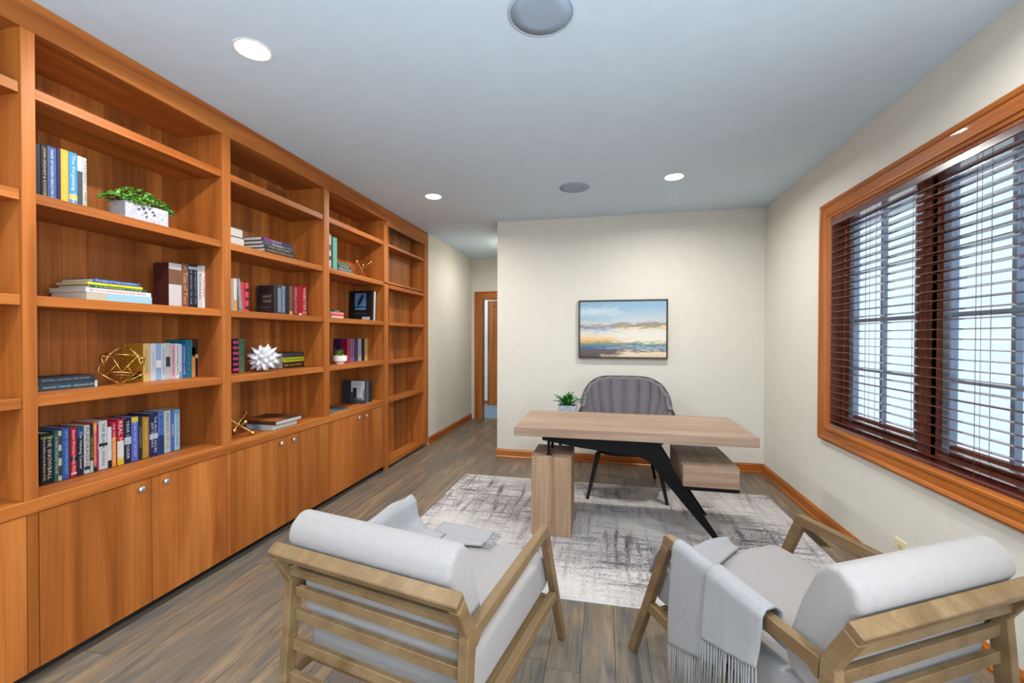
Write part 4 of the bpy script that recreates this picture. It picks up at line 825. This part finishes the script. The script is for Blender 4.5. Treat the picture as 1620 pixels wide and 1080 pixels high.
stack([(3.494, 3.716, 0.036, -2.36, 0.16, (70, 150, 146), 'turquoise book at the bottom of the small stack by the crossed rods'),
       (3.480, 3.703, 0.026, -2.362, 0.16, (70, 82, 92), 'slate book with white lettering in the small stack by the crossed rods', dict(text='HISTORY OF TIME', tcol=(220, 220, 220))),
       (3.470, 3.679, 0.024, -2.362, 0.16, (56, 60, 64), 'charcoal book in the small stack by the crossed rods', dict(text='THE RIVER', tcol=(226, 206, 120))),
       (3.467, 3.655, 0.022, -2.365, 0.16, (60, 120, 100), 'green book on top of the small stack by the crossed rods')], SH[1], G9)
G10 = 'books on the shelf with the sailing book'
stack([(3.375, 3.556, 0.022, -2.36, 0.15, (232, 226, 220), 'white book at the bottom of the small pink stack'), (3.375, 3.560, 0.020, -2.36, 0.15, (216, 90, 116), 'pink book in the small stack near the sailing book'),
       (3.365, 3.558, 0.018, -2.36, 0.15, (226, 150, 130), 'peach book in the small stack near the sailing book'), (3.365, 3.551, 0.018, -2.36, 0.15, (40, 38, 40), 'black book on top of the small pink stack', dict(text='COOK', tcol=WHITE_T))], SH[2], G10)
sky_m = plain('photo_blue', (84, 128, 176), 0.4)
t = book('large black book showing a blue sailing photograph on its cover', (-2.305, 3.95, SH[2] + 0.001), 0.028, 0.305, 0.262, (16, 18, 24), G10, rot=(-0.05, 0, 0), art=((0.26, 0.74, 0.36, 0.92, sky_m), (0.08, 0.42, 0.03, 0.13, (214, 210, 206))))
MB().prism([(-0.112, 0.276), (-0.095, 0.252), (-0.135, 0.165), (-0.165, 0.150), (-0.155, 0.205)], 'y', -0.0012, -0.0004).build('cover_sail', cm((26, 34, 48)), t)
MB().box(-0.193, -0.069, -0.0011, -0.0004, 0.134, 0.146).build('cover_sea', cm((40, 58, 84)), t)
lettering('THE FINEST SAIL', t, (-0.13, -0.0007, 0.075), (1, 0, 0), (0, 0, 1), 0.17, 0.008, cm((150, 154, 160)))
book('white-edged black book standing behind the sailing book', (-2.30, 3.985, SH[2] + 0.001), 0.022, 0.300, 0.25, (206, 206, 204), G10, rot=(-0.05, 0, 0))
G11 = 'books behind the small succulent'
row([(3.700, 3.755, 0.226, (196, 50, 92), 'crimson book with dark purple cover facing out behind the succulent', dict(art=((0.45, 1, 0, 1, (50, 22, 74)), (0, 0.45, 0, 1, (128, 18, 52))), D=0.155)),
     (3.757, 3.793, 0.227, (110, 124, 140), 'blue-grey book beside the crimson book', {}), (3.793, 3.829, 0.227, (140, 90, 156), 'mauve book between blue-grey and dark slate books', {}),
     (3.829, 3.888, 0.227, (60, 56, 82), 'dark slate violet book beside the mauve one', dict(text='ATLAS', tcol=(130, 126, 150), size=0.3)),
     (3.888, 3.951, 0.226, (176, 182, 192), 'silver grey book beside a black spine', dict(text='NOTES', tcol=(110, 112, 120), size=0.3)), (3.951, 4.009, 0.226, (32, 32, 44), 'black book between silver and cream spines', {}),
     (4.009, 4.070, 0.226, (222, 184, 116), 'cream yellow book at the end of the row behind the succulent', dict(text='ESSAYS', tcol=(190, 150, 80), size=0.3))], -2.42, SH[3], 0.14, G11)
G12 = 'books on the counter of the sailing-book bay'
city = plain('photo_pale', (186, 196, 204), 0.4)
t = book('large city photograph book standing on the counter, cover facing out', (-2.30, 3.80, ZC + 0.0006), 0.030, 0.225, 0.235, (40, 48, 56), G12, rot=(-0.05, 0, 0.0), art=((0.0, 0.80, 0.02, 0.98, city),))
for (x0, x1, z0, z1, cc) in ((0.62, 1.0, 0.02, 0.98, (44, 54, 64)), (0.36, 0.54, 0.12, 0.68, (50, 54, 60)), (0.54, 0.62, 0.15, 0.5, (84, 92, 100)), (0.0, 0.62, 0.02, 0.15, (70, 80, 88)), (0.02, 0.06, 0.15, 0.6, (90, 96, 102)), (0.1, 0.5, 0.15, 0.24, (120, 128, 134))):
    MB().box(-0.235 * x1, -0.235 * x0, -0.0012 if z0 < 0.1 else -0.0016, -0.0003, 0.225 * z0, 0.225 * z1).build('cover_photo_shape', cm(cc), t)
lettering('BOSTON REVISITED', t, (-0.085, -0.0014, 0.19), (1, 0, 0), (0, 0, 1), 0.10, 0.012, cm((60, 64, 70)))
row([(3.850, 3.90, 0.215, (84, 96, 110), 'slate blue book next to the city photograph book', {}), (3.902, 3.965, 0.212, (34, 38, 44), 'black book at the end next to the city photograph book', {})], -2.31, ZC + 0.0003, 0.20, G12)
flat_book('thin dark landscape magazine lying on the counter by the city photograph book', (-2.535, 3.235, ZC), 0.0, 0.26, 0.27, 0.012, (60, 66, 70), G12, art=((0.05, 0.95, 0.05, 0.3, (150, 150, 120)), (0.05, 0.95, 0.3, 0.6, (90, 110, 130)), (0.05, 0.95, 0.6, 0.95, (60, 70, 60))))

# ------------------------------------------------------------------ ornaments
phi = (1 + 5 ** 0.5) / 2
iv = [Vector(v).normalized() for v in [(-1, phi, 0), (1, phi, 0), (-1, -phi, 0), (1, -phi, 0), (0, -1, phi), (0, 1, phi), (0, -1, -phi), (0, 1, -phi), (phi, 0, -1), (phi, 0, 1), (-phi, 0, -1), (-phi, 0, 1)]]
R0 = 0.098; el = min((a - b).length for a in iv for b in iv if a is not b) + 0.01
tilt = Matrix.Rotation(0.35, 3, 'Z') @ Matrix.Rotation(math.atan(1 / phi ** 2) , 3, 'X')
pv = [tilt @ v * R0 for v in iv]; zm = min(v.z for v in pv)
t = thing('geometric_ornament', 'open gold wire polyhedron ornament standing beside the tan and gold book', 'ornament', (-2.375, 1.70, SH[3]))
m = MB()
for i in range(12):
    for j in range(i):
        if (iv[i] - iv[j]).length < el: m.tube([pv[i] - Vector((0, 0, zm - 0.004)), pv[j] - Vector((0, 0, zm - 0.004))], 0.0020, 6)
m.build('wire_frame', brass, t, True)
m = MB()
for v in pv: m.ball(v - Vector((0, 0, zm - 0.0045)), 0.0042, 1)
m.build('joint', brass, t, True)
spk = plain('white_plaster', (206, 206, 212), 0.45)
t = thing('spiky_ball', 'white spiky ball ornament on the shelf beside a lime yellow book', 'ornament', (-2.345, 2.585, SH[3]))
m = MB(); cz = 0.092; m.ball((0, 0, cz), 0.060, 3)
bmi = bmesh.new(); bmesh.ops.create_icosphere(bmi, subdivisions=2, radius=1.0); dirs = [v.co.normalized() for v in bmi.verts]; bmi.free()
rg = random.Random(5); rotm = Matrix.Rotation(0.4, 3, 'X') @ Matrix.Rotation(0.9, 3, 'Z'); body = m.build('ball_core', spk, t, True)
for d in dirs:
    d = rotm @ d; m = MB(); L_ = rg.uniform(0.098, 0.114); tip = Vector((0, 0, cz)) + d * L_
    if tip.z < 0.002: L_ *= (cz - 0.002) / (cz - tip.z)
    m.tube([Vector((0, 0, cz)) + d * 0.045, Vector((0, 0, cz)) + d * 0.072, Vector((0, 0, cz)) + d * L_], [0.026, 0.0175, 0.0012], 8); m.build('spike', spk, t, True)
def rod(m, a, b, r=0.0065, kr=0.0125):
    a, b = Vector(a), Vector(b); m.tube([a, a.lerp(b, 0.12), a.lerp(b, 0.5), a.lerp(b, 0.88), b], [kr, r * 1.2, r, r * 1.2, kr], 10); m.ball(a, kr * 1.15, 2); m.ball(b, kr * 1.15, 2)
def jack(label, loc, rods, grp):
    t = thing('gold_jack_ornament', label, 'ornament', loc, 0, grp)
    for a, b in rods: m = MB(); rod(m, a, b); m.build('rod', brass, t, True)
jack('gold jack ornament of knobbed rods on the counter by two large flat books', (-2.34, 2.385, ZC), [((0.03, -0.085, 0.055), (-0.05, 0.085, 0.135)), ((-0.01, -0.085, 0.125), (0.05, 0.04, 0.0145)), ((-0.07, 0.02, 0.0145), (0.06, -0.03, 0.10))], 'gold jack ornaments')
jack('gold crossed rods ornament on the high shelf by the tall mint book', (-2.36, 3.84, SH[1]), [((0.0, 0.105, 0.013), (0.02, -0.105, 0.150)), ((0.02, -0.04, 0.013), (-0.02, 0.07, 0.145)), ((-0.10, 0.0, 0.013), (0.08, 0.04, 0.165))], 'gold jack ornaments')
# leafy planter
t = thing('leafy_planter', 'bushy small-leaved green plant in a rectangular marbled planter', 'plant', (-2.385, 1.795, SH[1]))
m = MB(); m.box(-0.052, 0.055, -0.108, 0.108, 0, 0.105, 0.002); m.build('planter', marble_m, t)
MB().box(-0.046, 0.049, -0.102, 0.102, 0.105, 0.108).build('soil', soil_m, t)
rg = random.Random(11); m = MB(); stems = MB()
def leaf(m, c, r, nrm):
    u = nrm.orthogonal().normalized(); v = nrm.cross(u); k = [m.bm.verts.new(c + (u * math.cos(a) * r + v * math.sin(a) * r * 0.75) + nrm * (0.25 * r if i % 2 else 0)) for i, a in enumerate([q * PI / 3 for q in range(6)])]; m.face(k)
for k in range(620):
    a = rg.uniform(0, 2 * PI); q = rg.random() ** 0.5; h = rg.random()
    p = Vector((0.0 + 0.072 * q * math.cos(a), 0.185 * q * math.sin(a), 0.112 + (0.078 * (1 - q ** 1.6) * (0.35 + 0.65 * h)) + 0.012 * math.sin(a * 5) - 0.02 * max(0, q - 0.7)))
    leaf(m, p, rg.uniform(0.007, 0.0125), Vector((rg.uniform(-.7, .9), rg.uniform(-.8, .8), rg.uniform(.2, 1))).normalized())
    if k % 9 == 0: stems.tube([(p.x * 0.3, p.y * 0.55, 0.108), p], 0.0012, 4)
prn = MB()
for (dy, dz, dx) in ((-0.045, 0.075, 0.056), (-0.020, 0.085, 0.058), (-0.012, 0.065, 0.057), (-0.008, 0.045, 0.057), (0.008, 0.090, 0.056), (0.024, 0.078, 0.058), (0.032, 0.064, 0.057)):
    leaf(prn, Vector((0.0556, dy, dz)), 0.0085, Vector((1, 0, 0)))
f = m.build('foliage', leaf_m, t, False); prn.build('leaf_print', plain('leaf_print', (70, 78, 90), 0.5), t); f['kind'] = 'stuff'; stems.build('stems', plain('stem', (70, 60, 34), 0.8), t)
# succulent
t = thing('succulent', 'small green succulent in a round white bowl in front of crimson book', 'plant', (-2.345, 3.475, SH[3]))
MB().lathe([(0.034, 0), (0.036, 0.012), (0.060, 0.028), (0.0615, 0.075), (0.056, 0.075), (0.054, 0.066)], 28).build('bowl', white_plastic, t, False)
MB().lathe([(0.053, 0.064), (0.053, 0.070)], 20).build('soil', plain('moss', (150, 150, 60), 0.9), t)
rg = random.Random(9)
for k in range(34):
    mm_ = MB(); blade(mm_, (rg.uniform(-.02, .02), rg.uniform(-.02, .02), 0.070), k * 2.39996, rg.uniform(0.055, 0.088), rg.uniform(0.4, 1.4), 0.0038, rg.uniform(0.0, 0.35), 5); mm_.build('leaf', suc_m, t, True)
for k in range(6):
    a = k * 1.05; mm_ = MB(); mm_.ball((0.03 * math.cos(a), 0.035 * math.sin(a), 0.074), 0.009, 1); mm_.build('moss_tuft', plain('moss_bright', (206, 206, 40), 0.9), t, True)
